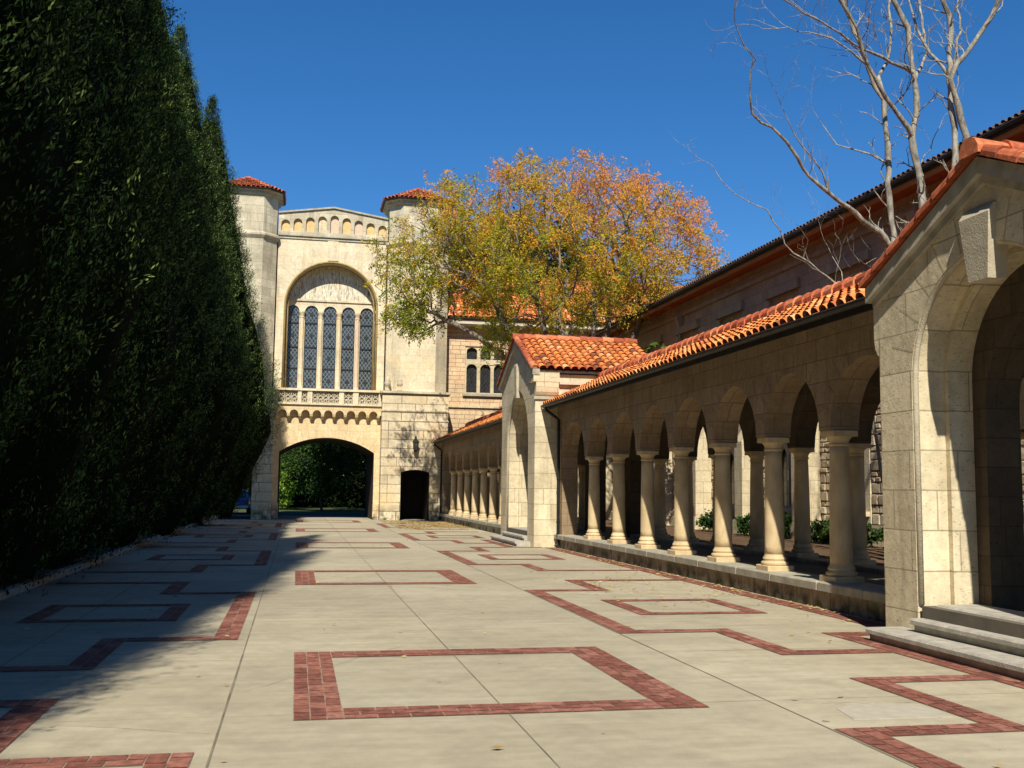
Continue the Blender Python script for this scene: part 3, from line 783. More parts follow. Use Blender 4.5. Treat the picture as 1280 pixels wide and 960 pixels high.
for i in range(4):
    x = (LX[i]+LX[i+1])/2
    mb = MB(); mb.lathe(x, 54.97, [(.15, 6.66), (.15, 6.80), (.12, 6.86), (.105, 6.9), (.10, 10.5), (.12, 10.52), (.12, 10.56), (.10, 10.58), (.13, 10.68), (.17, 10.78), (.17, 10.86), (.02, 10.87)], 14)
    mb.build('mullion', M['pinkst'] if i in (3,) else M['tower'], wo, smooth=False)
# string and parapet
mb = MB()
mb.box(-1.34, 4.34, 54.36, 55.2, 14.66, 14.84); mb.box(-1.34, 4.34, 54.44, 55.2, 14.522, 14.655)
mb.build('string_course', M['turret'], tw)
ptop = lambda u: 15.82+.42*(1-abs(u-XC)/2.8)
mb = MB(); ops = []
for k in range(9):
    cx = -.98+k*.628; h = .22; base = 14.93
    spr = ptop(cx)-.36-.22
    ops.append((cx-h, cx+h, base, spr, .22, 'round'))
arch_wall(mb, -1.34, 4.34, 14.842, ptop, ops, 54.45, 54.60, PY, kinks=(XC,), n=12)
mb.build('parapet', M['turret'], tw)
for k, o_ in enumerate(ops):
    mb = MB(); cx = (o_[0]+o_[1])/2; mb.box(cx-.26, cx+.26, 54.603, 54.80, 14.843, ptop(cx)-.25)
    mb.build('niche_panel', M['ochre2'] if k in (0, 1, 2, 5, 7, 8) else M['pinkst'] if k in (4, 6) else M['tower'], tw)
mb = MB()
for sg in (-1, 1):
    xe = XC+sg*2.84
    mb.loft([[(x, 54.36, ptop(x)+.002), (x, 54.36, ptop(x)+.09), (x, 54.92, ptop(x)+.09), (x, 54.92, ptop(x)+.002)] for x in (XC, xe)])
mb.build('coping', M['coping'], tw)
mb = MB(); mb.box(-1.3, 4.3, 54.802, 55.2, 14.843, 15.6); mb.box(-4.2, 7.2, 56.2, 60.5, 6.46, 15.0); mb.box(-1.3, 4.3, 55.26, 56.19, 13.6, 15.0)
mb.box(-1.18, 4.18, 55.21, 60.49, 5.205, 6.4)
mb.build('rear_block', M['turret'], tw)
def octo(cx, cy, h, ch, z):
    return [(cx-h+ch, cy-h, z), (cx+h-ch, cy-h, z), (cx+h, cy-h+ch, z), (cx+h, cy+h-ch, z), (cx+h-ch, cy+h, z), (cx-h+ch, cy+h, z), (cx-h, cy+h-ch, z), (cx-h, cy-h+ch, z)]
for cx in (-2.98, 5.98):
    H, CH, cy = 1.60, .68, 55.25; dz = -.24
    mb = MB(); mb.loft([octo(cx, cy, H, CH, 6.624), octo(cx, cy, H, CH, 14.50+dz)]); tt = mb.build('turret', M['turret'] if cx < 0 else M['tower'], tw)
    mb = MB(); mb.loft([octo(cx, cy, H-.02, CH, 14.86+dz), octo(cx, cy, H-.02, CH, 16.75+dz)]); mb.build('turret_head', M['turret'], tt)
    mb = MB(); mb.loft([octo(cx, cy, H+.02, CH, 14.502+dz), octo(cx, cy, H+.13, CH+.03, 14.66+dz), octo(cx, cy, H+.13, CH+.03, 14.76+dz), octo(cx, cy, H-.02, CH, 14.858+dz)]); mb.build('string_course', M['turret'], tt)
    mb = MB(); mb.loft([octo(cx, cy, H+.02, CH, 16.752+dz), octo(cx, cy, H+.10, CH, 16.80+dz), octo(cx, cy, H+.10, CH, 16.92+dz), octo(cx, cy, H+.22, CH, 16.97+dz), octo(cx, cy, H+.22, CH, 17.04+dz)]); mb.build('cornice', M['coping'], tt)
    mb = MB(); mb.loft([octo(cx, cy, H+.31, CH+.05, 17.0+dz), octo(cx, cy, H+.33, CH+.05, 17.06+dz)]); mb.build('gutter', M['gutter'], tt)
    mb = MB(); base = [Vector(p) for p in octo(cx, cy, H+.30, CH+.05, 17.06+dz)]; ap = Vector((cx, cy, 18.05+dz))
    i0 = mb.add([tuple(p) for p in base]+[tuple(ap)])
    for k in range(8): mb.face((i0+k, i0+(k+1) % 8, i0+8), 1)
    for k in range(8):
        a, b = base[k], base[(k+1) % 8]; L = (b-a).length; mid = (a+b)/2; Bv = ap-mid; S = Bv.length
        tiles(mb, tuple(a), tuple(b-a), tuple(Bv), L, S, .24, .28, clip=lambda u, v, L=L, S=S: abs(u-L/2) < L/2*(1-v/S)+.05)
        ridge_tiles(mb, tuple(a+Vector((0, 0, .03))), tuple(ap+Vector((0, 0, .03))), .07, .3, 0)
    mb.build('roof', [M['tiledull'], M['tilebed']], tt)
# finials
for x in (4.45, 5.1):
    mb = MB(); mb.lathe(x, 53.75, [(.14, 6.624), (.14, 6.70), (.06, 6.76), (.10, 6.86), (.17, 6.95), (.17, 7.05), (.13, 7.14), (.15, 7.2), (.06, 7.3), (.02, 7.38)], 14)
    mb.build('finial', M['keyst'], tw, smooth=True)
# lantern
lx, ly, lz = 5.93, 53.6, 3.35
lr = thing('wall_lantern', 'black iron wall lantern above the small doorway of the tower', 'lantern', (lx, ly, lz))
mb = MB(); mb.box(lx-.06, lx+.06, 53.56, 53.595, 3.5, 4.15); mb.tube([(lx, 53.58, 4.05), (lx, 53.42, 4.16), (lx, 53.28, 4.10)], .022, 6); mb.tube([(lx, 53.58, 3.6), (lx, 53.42, 3.52), (lx, 53.28, 3.58)], .018, 6)
mb.build('bracket', M['iron'], lr)
mb = MB(); cxy = (lx, 53.28)
def hexr(r, z): return [(cxy[0]+r*math.cos(math.pi/3*k), cxy[1]+r*math.sin(math.pi/3*k), z) for k in range(6)]
mb.loft([hexr(.10, 3.62), hexr(.14, 4.0)]); mb.build('glass', M['lamp'], lr)
mb = MB(); mb.loft([hexr(.19, 4.0), hexr(.17, 4.03), hexr(.06, 4.17), hexr(.05, 4.24), hexr(.012, 4.34)]); mb.loft([hexr(.02, 3.48), hexr(.09, 3.56), hexr(.12, 3.62)])
for k in range(6): mb.tube([hexr(.105, 3.6)[k], hexr(.145, 4.01)[k]], .012, 5)
mb.build('frame', M['iron'], lr)

# ------------------------------------------------------------------ side wing right of the tower
wg = thing('side_wing', 'pinkish stone building behind the orange tree with tiled roof and mullioned windows', 'building', (16, 55.6, 0))
mb = MB(); wins = [(8.78, 11.05), (13.0, 15.3), (17.4, 19.7)]
arch_wall(mb, 7.66, 24.5, 0, 10.45, [(a, b, 6.80, 9.38, 0, 'flat') for a, b in wins], 55.6, 56.1, PY)
mb.box(7.7, 24.5, 62, 62.4, 0, 10.45)
mb.build('wall', M['wing'], wg)
mb = MB(); mb.box(7.66, 24.5, 55.50, 55.598, 6.02, 6.14); mb.build('string_course', M['mainlow'], wg)
for a, b in wins:
    mb = MB(); sill = 6.80
    n = 3; wd = (b-a)/n
    # lower lights arched, upper lights shorter
    arch_wall(mb, a, b, 6.80, 8.62, [(a+wd*k+.09, a+wd*(k+1)-.09, 6.86, 8.16, .26, 'round') for k in range(n)], 55.66, 55.80, PY, n=8)
    arch_wall(mb, a, b, 8.622, 9.38, [(a+wd*k+.09, a+wd*(k+1)-.09, 8.68, 9.12, .2, 'round') for k in range(n)], 55.66, 55.80, PY, n=8)
    f = mb.build('window', M['mainlow'], wg)
    mb = MB(); mb.box(a, b, 55.84, 55.86, 6.82, 9.36); mb.build('pane', M['glass_dark'], f)
    mb = MB(); mb.box(a-.12, b+.12, 55.45, 55.64, 6.66, 6.798); mb.build('sill', M['sill'], f)
mb = MB(); mb.box(7.72, 24.5, 54.92, 56.0, 10.452, 10.62); mb.box(7.72, 24.5, 54.86, 54.918, 10.50, 10.72); mb.build('eave_fascia', M['fascia'], wg)
mb = MB(); mb.tube([(7.75, 54.80, 10.80), (24.5, 54.80, 10.80)], .07, 8); mb.build('gutter', M['gutter'], wg)
mb = MB(); tiles(mb, (7.66, 54.75, 10.83), (1, 0, 0), (0, 4.25, 3.07), 17.0, math.hypot(4.25, 3.07), .28, .36); mb.build('roof', [M['tile'], M['tilebed']], wg)
mb = MB(); mb.loft([[(x, 54.9, 10.75), (x, 59.0, 13.85), (x, 63, 10.75), (x, 63, 10.6), (x, 54.9, 10.63)] for x in (7.67, 24.6)]); mb.build('roof_deck', M['tilebed'], wg)
mb = MB(); ridge_tiles(mb, (7.66, 59, 13.93), (24.6, 59, 13.93), .15, .4); mb.build('ridge', M['ridge'], wg)

# ------------------------------------------------------------------ long main building along the court
mn = thing('long_building', 'long brown stone building rising behind the arcade with deep eaves', 'building', (15, 30, 0))
WX = 15.0; Y0, Y1 = 3.0, 55.4
bays = [28.42+4.1*k for k in range(-6, 7)]
wc = [26.37+4.1*k for k in range(-5, 7)]
mb = MB(); arch_wall(mb, Y0, Y1, 4.6, 9.4, [(c+2.85+1.02-1.0-.0-1.0+.0, c+2.85+1.0+.1-1.0+.1, 6.35, 7.9, 0, 'flat') if False else (c+2.95, c+4.95, 6.35, 7.9, 0, 'flat') for c in wc[:-1]], WX, WX+.5, PX)
mb.build('upper_wall', M['main'], mn)
mb = MB(); arch_wall(mb, Y0, Y1, .2, 4.6, [(c-.85, c+.85, 1.1, 2.9, 1.0, 'point') for c in wc], WX+.06, WX+.5, PX, n=14)
mb.build('lower_wall', M['mortar_l'], mn)
mb = MB(); mb.box(WX-.10, WX+.055, Y0, Y1, .2, .62); mb.box(WX-.04, WX+.055, Y0, Y1, .622, .80); mb.box(WX-.08, WX+.055, Y0, Y1, 4.5, 4.62); mb.build('plinth', M['mainlow'], mn)
# rock-faced walling between buttresses and windows
mb = MB()
for c in wc:
    for (a, b) in ((c-1.74, c-1.0), (c+1.0, c+2.35 if abs(c-22.27) < .1 else c+1.74)):
        z = .80
        while z < 4.45:
            h = random.choice((.15, .22, .30)); h = min(h, 4.48-z)
            y = a
            while y < b-.01:
                L = random.uniform(.22, .5); 
                if b-(y+L) < .14: L = b-y
                d = random.uniform(.03, .065); v = random.random(); g = .010
                r1 = [(WX+.058, y+g, z+g), (WX+.058, y+L-g, z+g), (WX+.058, y+L-g, z+h-g), (WX+.058, y+g, z+h-g)]
                r2 = [(WX+.03, p[1], p[2]) for p in r1]
                q = .035
                r3 = [(WX+.04-d+random.uniform(-.012, .012), y+q+g+random.uniform(-.01, .01), z+q), (WX+.04-d+random.uniform(-.012, .012), y+L-q-g, z+q), (WX+.04-d+random.uniform(-.012, .012), y+L-q-g, z+h-q+random.uniform(-.01, .01)), (WX+.04-d+random.uniform(-.012, .012), y+q+g, z+h-q)]
                if h > .1: mb.loft([r1, r2, r3], 0, v)
                y += L
            z += h
mb.build('rockfaced_walling', M['rustic'], mn)
for c in wc:      # gothic windows with dressed surround
    mb = MB(); arch_wall(mb, c-.98, c+.98, .80, 4.48, [(c-.72, c+.72, 1.15, 2.85, .95, 'point')], WX-.02, WX+.055, PX, n=14)
    for s in (-1, 0, 1): pass
    w_ = mb.build('window', M['mainlow'], mn)
    mb = MB()
    arch_wall(mb, c-.72, c+.72, 1.15, 3.85, [(c-.68, c-.04, 1.2, 2.6, .5, 'point'), (c+.04, c+.68, 1.2, 2.6, .5, 'point')], WX+.16, WX+.26, PX, n=8)
    mb.build('tracery', M['mainlow'], w_)
    mb = MB(); mb.box(WX+.30, WX+.32, c-.84, c+.84, 1.1, 3.9); mb.build('pane', M['glass_dark'], w_)
    mb = MB(); mb.box(WX-.16, WX-.022, c-.95, c+.95, 1.02, 1.145); mb.build('sill', M['mainlow'], w_)
for b in bays:
    if b < Y0+.5 or b > Y1-.5 or abs(b-24.32) < .1: continue
    mb = MB(); mb.box(WX-.62, WX+.02, b-.30, b+.30, .2, 3.3)
    mb.loft([[(WX-.62, b-.30, 3.301), (WX-.62, b+.30, 3.301), (WX+.02, b+.30, 3.301), (WX+.02, b-.30, 3.301)], [(WX-.1, b-.30, 4.1), (WX-.1, b+.30, 4.1), (WX+.02, b+.30, 4.1), (WX+.02, b-.30, 4.1)]])
    mb.box(WX-.68, WX+.02, b-.36, b+.36, .2, .72)
    mb.build('buttress', M['mainlow'], mn)
for c in wc[:-1]:
    a, b = c+2.95, c+4.95
    mb = MB(); n = 3; wd = (b-a)/n
    arch_wall(mb, a, b, 6.35, 7.9, [(a+wd*k+.07, a+wd*(k+1)-.07, 6.42, 7.45, .28, 'point') for k in range(n)], WX+.12, WX+.24, PX, n=8)
    f = mb.build('window', M['main'], mn)
    mb = MB(); mb.box(WX+.28, WX+.30, a, b, 6.36, 7.89); mb.build('pane', M['glass_dark'], f)
    mb = MB(); mb.box(WX-.12, WX-.002, a-.15, b+.15, 7.92, 8.22); mb.build('hood', M['main'], f)
    mb = MB(); mb.box(WX-.07, WX-.002, a-.1, b+.1, 6.15, 6.32); mb.build('sill', M['main'], f)
mb = MB(); mb.box(WX-.10, WX-.002, Y0, Y1, 8.62, 8.78); mb.box(WX-.05, WX-.002, Y0, Y1, 5.75, 5.87); mb.build('string_course', M['main'], mn)
# downpipes with hopper heads
for y in (39.2, 22.8):
    mb = MB(); mb.loft([[(WX-.30, y-.2, 8.60), (WX-.30, y+.2, 8.60), (WX-.003, y+.2, 8.60), (WX-.003, y-.2, 8.60)], [(WX-.18, y-.09, 8.2), (WX-.18, y+.09, 8.2), (WX-.003, y+.09, 8.2), (WX-.003, y-.09, 8.2)]])
    mb.tube([(WX-.12, y, 8.25), (WX-.12, y, .3)], .055, 8); mb.build('downpipe', M['main'], mn)
# eaves
EXm, EZm = 14.05, 9.10
mb = MB(); mb.loft([[(EXm+.05, y, EZm), (WX+.1, y, EZm+.28), (WX+.1, y, EZm+.34), (EXm+.05, y, EZm+.07)] for y in (Y0, Y1)])
mb.box(EXm+.10, EXm+.30, Y0, Y1, EZm-.05, EZm-.003)
mb.build('eave_soffit', M['timber'], mn)
mb = MB(); mb.tube([(EXm-.03, Y0, EZm+.07), (EXm-.03, Y1, EZm+.07)], .055, 8); mb.box(EXm+.005, EXm+.048, Y0, Y1, EZm-.02, EZm+.12); mb.build('gutter', M['gutter'], mn)
mb = MB(); tiles(mb, (EXm-.02, Y0, EZm+.135), (0, 1, 0), (4.5, 0, 2.2), Y1-Y0, 5.0, .20, .32, rows=3, rad=.062)
mb.build('roof', [M['browntile'], M['browntile']], mn)
mb = MB(); mb.loft([[(EXm+.0, y, EZm+.14), (EXm+4.48, y, EZm+2.33), (EXm+9, y, EZm+.14), (EXm+9, y, EZm+.0), (EXm+.06, y, EZm+.075)] for y in (Y0, Y1)]); mb.box(22.2, 22.6, Y0, Y1, 0, 9.2); mb.build('roof_deck', M['tilebed'], mn)

# ------------------------------------------------------------------ foliage helpers
def leaf_object(name, mat, C, D, L, W, V, parent=None, extra=None):
    """C centres (n,3), D directions (n,3), L lengths, W widths, V values -> diamond leaves in ONE mesh"""
    n = len(C); D = D/np.maximum(1e-6, np.linalg.norm(D, axis=1))[:, None]
    rv = rng.normal(size=(n, 3)); S = np.cross(D, rv); S /= np.maximum(1e-6, np.linalg.norm(S, axis=1))[:, None]
    L = np.broadcast_to(L, n)[:, None]; W = np.broadcast_to(W, n)[:, None]
    P = np.empty((n, 4, 3)); P[:, 0] = C-D*L/2; P[:, 1] = C+S*W/2; P[:, 2] = C+D*L/2; P[:, 3] = C-S*W/2
    me = bpy.data.meshes.new(name); me.vertices.add(4*n); me.vertices.foreach_set('co', P.reshape(-1).astype(np.float32))
    me.loops.add(4*n); me.loops.foreach_set('vertex_index', np.arange(4*n, dtype=np.int32))
    me.polygons.add(n); me.polygons.foreach_set('loop_start', np.arange(0, 4*n, 4, dtype=np.int32))
    me.materials.append(mat)
    at = me.attributes.new('v', 'FLOAT', 'FACE'); at.data.foreach_set('value', np.clip(V, 0, 1).astype(np.float32))
    me.update(calc_edges=True); me.validate()
    return link(name, me, parent) if name else me

def grow(base_pts, targets, step=.5, wig=.12, bias=.35):
    """greedy tree growth: each target joins the cheapest node of the tree. base_pts: list of polylines (first starts at root)"""
    nodes = []; par = []; dist = []
    def addn(p, pa):
        nodes.append(p); par.append(pa); dist.append(0 if pa < 0 else dist[pa]+float(np.linalg.norm(p-nodes[pa]))); return len(nodes)-1
    start = {}
    for pl in base_pts:
        pl = [np.array(p, float) for p in pl]
        if not nodes: cur = addn(pl[0], -1)
        else:
            A = np.array(nodes); cur = int(np.argmin(np.linalg.norm(A-pl[0], axis=1)))
        for p in pl[1:]:
            q0 = nodes[cur]; n = max(1, int(np.linalg.norm(p-q0)/step))
            for k in range(1, n+1): cur = addn(q0+(p-q0)*k/n+(rng.normal(size=3)*wig*.3 if k < n else 0), cur)
    cap = 60000; A = np.zeros((cap, 3)); Dd = np.zeros(cap); cnt = len(nodes); A[:cnt] = nodes; Dd[:cnt] = dist
    root = A[0].copy(); tips = []
    order = np.argsort(np.linalg.norm(targets-np.array(nodes[-1]), axis=1)); order = np.arange(len(targets))
    for ti in order:
        t = targets[ti]; dv = np.linalg.norm(A[:cnt]-t, axis=1); cost = dv+bias*Dd[:cnt]
        cost = cost+np.where(A[:cnt, 2] > t[2]+.3, .6, 0)
        i = int(np.argmin(cost)); q0 = A[i].copy(); n = max(1, int(dv[i]/step)); cur = i
        sag = rng.normal(size=3)*dv[i]*wig
        for k in range(1, n+1):
            s = k/n; p = q0+(t-q0)*s+sag*math.sin(math.pi*s)*.6+np.array([0, 0, -1])*dv[i]*.10*math.sin(math.pi*s)
            nodes.append(p); par.append(cur); dist.append(Dd[cur]+np.linalg.norm(p-A[cur])); A[cnt] = p; Dd[cnt] = dist[-1]; cur = cnt; cnt += 1
        tips.append(cur)
    return np.array(nodes), par, tips

def branch_mesh(mb, nodes, par, r_tip=.012, expo=2.3, rmax=.5, nside=6, mi=0):
    n = len(nodes); acc = np.zeros(n); kids = [[] for _ in range(n)]
    for i in range(n-1, -1, -1):
        if par[i] >= 0: kids[par[i]].append(i)
    for i in range(n-1, -1, -1):
        if not kids[i]: acc[i] = r_tip**expo
        if par[i] >= 0: acc[par[i]] += acc[i]
    rad = np.minimum(acc**(1/expo), rmax)
    # chains
    done = set()
    stack = [(0, None)]
    while stack:
        i, pa = stack.pop(); pts = [] ; rr = []
        if pa is not None: pts.append(nodes[pa]); rr.append(min(rad[pa], rad[i]*1.15))
        cur = i
        while True:
            pts.append(nodes[cur]); rr.append(rad[cur])
            if not kids[cur]: break
            ks = sorted(kids[cur], key=lambda k: -rad[k])
            for k2 in ks[1:]: stack.append((k2, cur))
            cur = ks[0]
        if len(pts) > 1:
            ns = nside if rr[0] > .05 else 4 if rr[0] > .02 else 3
            mb.tube([tuple(p) for p in pts], [float(x) for x in rr], ns, mi, caps=False)
    return rad

def ellipsoid_pts(n, c, r, hollow=.55):
    P = rng.normal(size=(n, 3)); P /= np.linalg.norm(P, axis=1)[:, None]
    rad = (hollow**3+(1-hollow**3)*rng.random(n))**(1/3)
    return np.array(c)+P*rad[:, None]*np.array(r)

# ------------------------------------------------------------------ cypresses
def cypress_meshes(seed, H=17.6, Rm=2.75, ntuft=11500, per=28):
    g = np.random.default_rng(seed)
    def prof(z):   # radius at height
        t = z/H
        return Rm*np.clip(np.minimum(1.0, .46+t*2.3), 0, 1)*np.clip(1-((t-.22).clip(0)/.785)**1.12, .01, 1)
    # surface area weighting by radius
    zs = g.random(ntuft*3)*H*.985+.25; keep = g.random(ntuft*3)*Rm < prof(zs)+.25; zs = zs[keep][:ntuft]; n = len(zs)
    th = g.random(n)*2*math.pi
    # vertical lobes (flame-like plumes) modulating the surface
    lob = 1+.11*np.sin(th*5+zs*.55+seed)+.08*np.sin(th*9-zs*1.1)+.07*np.sin(zs*2.1+th*3)
    rr = prof(zs)*lob*(.80+.28*g.random(n)**1.2)
    rr = rr+.0; C0 = np.stack([rr*np.cos(th), rr*np.sin(th), zs], 1)
    out = np.stack([np.cos(th), np.sin(th), np.zeros(n)], 1)
    D0 = out*(.30+.3*g.random(n))[:, None]+np.array([0, 0, 1.])*(.7+.5*g.random(n))[:, None]+g.normal(size=(n, 3))*.2
    D0 /= np.linalg.norm(D0, axis=1)[:, None]
    ln = (.30+.42*g.random(n))*(.35+.65*rr/Rm)
    idx = np.repeat(np.arange(n), per); s = np.tile(np.linspace(0, 1, per), n)
    C = C0[idx]+D0[idx]*(ln[idx]*s)[:, None]+g.normal(size=(len(idx), 3))*(.085*(1-s)+.02)[:, None]
    D = D0[idx]+g.normal(size=(len(idx), 3))*.45
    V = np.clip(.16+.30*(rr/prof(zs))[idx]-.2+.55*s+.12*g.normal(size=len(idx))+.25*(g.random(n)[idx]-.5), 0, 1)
    L = .035+.055*g.random(len(idx)); W = .012+.015*g.random(len(idx))
    return C, D, L, W, V, prof
cy_me = []
for sd in (3, 8):
    C, D, L, W, V, prof = cypress_meshes(sd)
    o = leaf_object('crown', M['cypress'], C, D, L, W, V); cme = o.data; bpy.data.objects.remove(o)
    mb = MB(); rings = []  # opaque core added inside the crown to block sunlight
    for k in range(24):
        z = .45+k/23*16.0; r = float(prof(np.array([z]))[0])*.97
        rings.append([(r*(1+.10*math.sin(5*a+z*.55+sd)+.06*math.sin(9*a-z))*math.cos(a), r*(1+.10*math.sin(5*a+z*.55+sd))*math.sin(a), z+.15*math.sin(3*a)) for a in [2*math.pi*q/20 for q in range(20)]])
    mb.loft(rings); o = mb.build('shade_core', M['cyp_core']); ime = o.data; bpy.data.objects.remove(o)
    mb = MB(); mb.lathe(0, 0, [(.34, 0), (.27, .3), (.24, .9), (.2, 3), (.1, 10)], 10); o = mb.build('trunk', M['bark_dark']); tme = o.data; bpy.data.objects.remove(o)
    cy_me.append((cme, ime, tme))
CY = [(-7.3, -9.6, .95, 1, 1.), (-6.9, -6.0, .95, 0, 1.), (-6.5, -2.4, .97, 1, 1.), (-6.2, .9, .98, 0, 1.16), (-5.8, 4.3, .98, 1, 1.1), (-5.4, 7.8, 1.03, 0, 1.1),
      (-5.05, 11.2, 1.0, 1, 1.05), (-4.85, 14.8, 1.03, 0, 1.04), (-4.75, 18.3, .98, 1, .97), (-4.7, 22.4, 1.0, 0, 1.), (-4.6, 29.0, .97, 1, 1.), (-4.5, 36.8, 1.0, 0, 1.), (-4.1, 45.4, 1.04, 1, 1.)]
lbl = {6: 'nearest cypress in view, its dark lower side filling the left edge', 7: 'dark cypress second from the left edge, entirely in shade',
       8: 'dark cypress third from the left edge, entirely in shade', 9: 'fourth cypress from the left edge, top out of frame, hardly any sun on it', 10: 'tall cypress whose sunlit side leaves the top of the frame beside the sky',
       11: 'second cypress before the tower, its sunlit pointed top against the sky', 12: 'last cypress in the row, sunlit and nearest the tower'}
for i, (x, y, s, k, zs_) in enumerate(CY):
    t = thing('cypress_tree', lbl.get(i, 'dark cypress in the row before the left edge of the view'), 'tree', (x, y, 0), 'cypresses in a row along the left')
    t.rotation_euler.z = i*1.3; t.scale = (s, s, s*zs_)
    for nm, me in zip(('crown', 'trunk'), (cy_me[k][0], cy_me[k][2])):
        c = bpy.data.objects.new(nm, me); COL.objects.link(c); c.parent = t
        if nm == 'crown':
            c2 = bpy.data.objects.new('shade_core', cy_me[k][1]); COL.objects.link(c2); c2.parent = c

# unseen taller row added to throw shade on the near cypresses
for i in range(2, 6):
    y = -14.5+3.3*i+random.uniform(-.4, .4); x = -8.5+min(1, max(0, (y+14)/26))*.95+random.uniform(-.15, .15)
    t = thing('conifer', 'unseen tall conifer added to shade the cypress row', 'tree', (x, y, 0), 'unseen conifers added for shade')
    t.rotation_euler.z = i*.9; zz = random.uniform(1.9, 2.08); t.scale = (1.12, 1.12, zz)
    for nm, me in (('crown', cy_me[i % 2][0]), ('trunk', cy_me[i % 2][2])):
        c = bpy.data.objects.new(nm, me); COL.objects.link(c); c.parent = t
        if nm == 'crown':
            c2 = bpy.data.objects.new('shade_core', cy_me[i % 2][1]); COL.objects.link(c2); c2.parent = c

# ------------------------------------------------------------------ autumn tree
def autumn_tree():
    B = np.array([12.2, 43.2, .26])
    root = thing('autumn_tree', 'spreading autumn tree with orange and yellow-green leaves above the far porch roof', 'tree', tuple(B))
    limbs = [[B, B+[0, 0, 1.5], B+[-.1, 0, 3.4]]]
    fork = B+np.array([-.1, 0, 3.4])
    for dx, dy, z in ((-3.9, .3, 9.2), (-2.5, -.8, 9.6), (-1.2, 1.0, 10.3), (.1, -.6, 10.6), (1.3, .6, 10.2), (2.5, -.4, 9.6)):
        e = np.array([B[0]+dx, B[1]+dy, z]); limbs.append([fork, fork+(e-fork)*.45+[0, 0, -.3], e])
    limbs.append([fork+0, np.array([9.0, 43.4, 6.9]), np.array([6.6, 43.8, 8.6]), np.array([4.7, 44.0, 9.5])])
    P = ellipsoid_pts(3000, (11.0, 43.4, 11.7), (7.3, 5.6, 4.3), .35)
    P = P[(P[:, 2] > 8.7+.24*np.abs(P[:, 0]-11.5))]
    # wavy crown outline with gaps
    g = np.sin(P[:, 0]*1.1)*np.sin(P[:, 1]*1.3+1)+np.sin(P[:, 2]*1.7+P[:, 0]*.6)
    P = P[g > -.95][:1900]
    P2 = ellipsoid_pts(230, (5.5, 44.6, 11.4), (2.9, 3.0, 2.2), .2)
    P3 = ellipsoid_pts(90, (4.6, 44.3, 9.0), (1.3, 1.5, .8), .1)
    P4 = ellipsoid_pts(60, (8.6, 43.0, 7.6), (1.2, 1.2, 1.3), .1)
    T = np.concatenate([P, P2, P3, P4]); T = T[np.argsort(np.linalg.norm(T-np.array([11.5, 43.2, 8.0]), axis=1))]
    nodes, par, tips = grow(limbs, T, .45, .16, .30)
    mb = MB(); branch_mesh(mb, nodes, par, .015, 2.2, .42)
    mb.build('trunk', M['bark'], root, smooth=True)
    # leaf sprays
    tp = nodes[tips]; k = len(tp); cen = np.array([11., 43.4, 9.0])
    allC = []; allD = []; allV = []; allL = []
    for i in range(k):
        p = tp[i]; o = p-cen; o /= np.linalg.norm(o)
        h = (p[2]-8)/8.3; right = (p[0]-6)/12
        aut = np.clip(.10+.58*h+.36*right+rng.normal()*.15, 0.05, 1)
        dens = int(np.clip(6.9-2.0*aut+rng.normal()*1.8, 0, 11))
        if p[0] < 7.2: dens = int(dens*.75)
        if (math.sin(p[0]*1.9+p[2]*1.1)+math.sin(p[1]*2.1-p[2]*1.7+1)+rng.normal()*.5) < -.38: dens = int(dens*.12)
        for s in range(dens):
            d = o*.5+rng.normal(size=3)*.7+[0, 0, -.35]; d /= np.linalg.norm(d); ln = rng.uniform(.35, .7); m_ = 20
            ss = np.linspace(.1, 1, m_); base = p+rng.normal(size=3)*.16
            allC.append(base+d*ln*ss[:, None]+rng.normal(size=(m_, 3))*.055+np.array([0, 0, -.22])*(ss**2)[:, None])
            allD.append(d+rng.normal(size=(m_, 3))*.6); vv = aut*.92+rng.normal()*.07
            allV.append(vv+rng.normal(size=m_)*.05); allL.append(rng.uniform(.085, .165, m_)*(1-.2*aut))
    C = np.concatenate(allC); D = np.concatenate(allD); V = np.concatenate(allV); L = np.concatenate(allL)
    leaf_object('crown', M['autumn'], C, D, L, L*.42, V, root)
autumn_tree()

# ------------------------------------------------------------------ other leafy trees
def leafy_tree(label, base, c, r, n, mat, group=None, leafs=24, trunk_r=.3, name='leafy_tree', cat='tree', lsize=.22, bias=.25, hollow=.3, up_=.2):
    B = np.array(base, float); c = np.array(c, float)
    root = thing(name, label, cat, tuple(B), group)
    T = ellipsoid_pts(n, c, r, hollow); g = np.sin(T[:, 0]*1.3+c[0])*np.sin(T[:, 1]*1.5)+np.sin(T[:, 2]*1.9); T = T[g > -.9]
    st = [[B, B+(c-B)*[.3, .3, .35], c-np.array([0, 0, r[2]*.45])]]
    T = T[np.argsort(np.linalg.norm(T-st[0][-1], axis=1))]
    nodes, par, tips = grow(st, T, .6, .14, bias)
    mb = MB(); branch_mesh(mb, nodes, par, .016, 2.3, trunk_r); mb.build('trunk', M['bark_dark'], root, smooth=True)
    tp = nodes[tips]; idx = np.repeat(np.arange(len(tp)), leafs)
    o = tp-c; o /= np.maximum(1e-3, np.linalg.norm(o, axis=1))[:, None]
    C = tp[idx]+rng.normal(size=(len(idx), 3))*.30*min(1., r[0]/2)
    D = o[idx]*.5+rng.normal(size=(len(idx), 3))*.8+[0, 0, -up_]
    V = .5+.22*rng.normal(size=len(tp))[idx]+.1*rng.normal(size=len(idx))
    leaf_object('crown', mat, C, D, lsize*rng.uniform(.7, 1.3, len(idx)), lsize*.5, V, root)
leafy_tree('dark green evergreen rising behind the tiled roof and the autumn tree', (14.0, 66, 0), (13.8, 66, 15.2), (6.6, 4, 4.6), 800, M['evergreen'], leafs=34, lsize=.34, name='evergreen_tree')
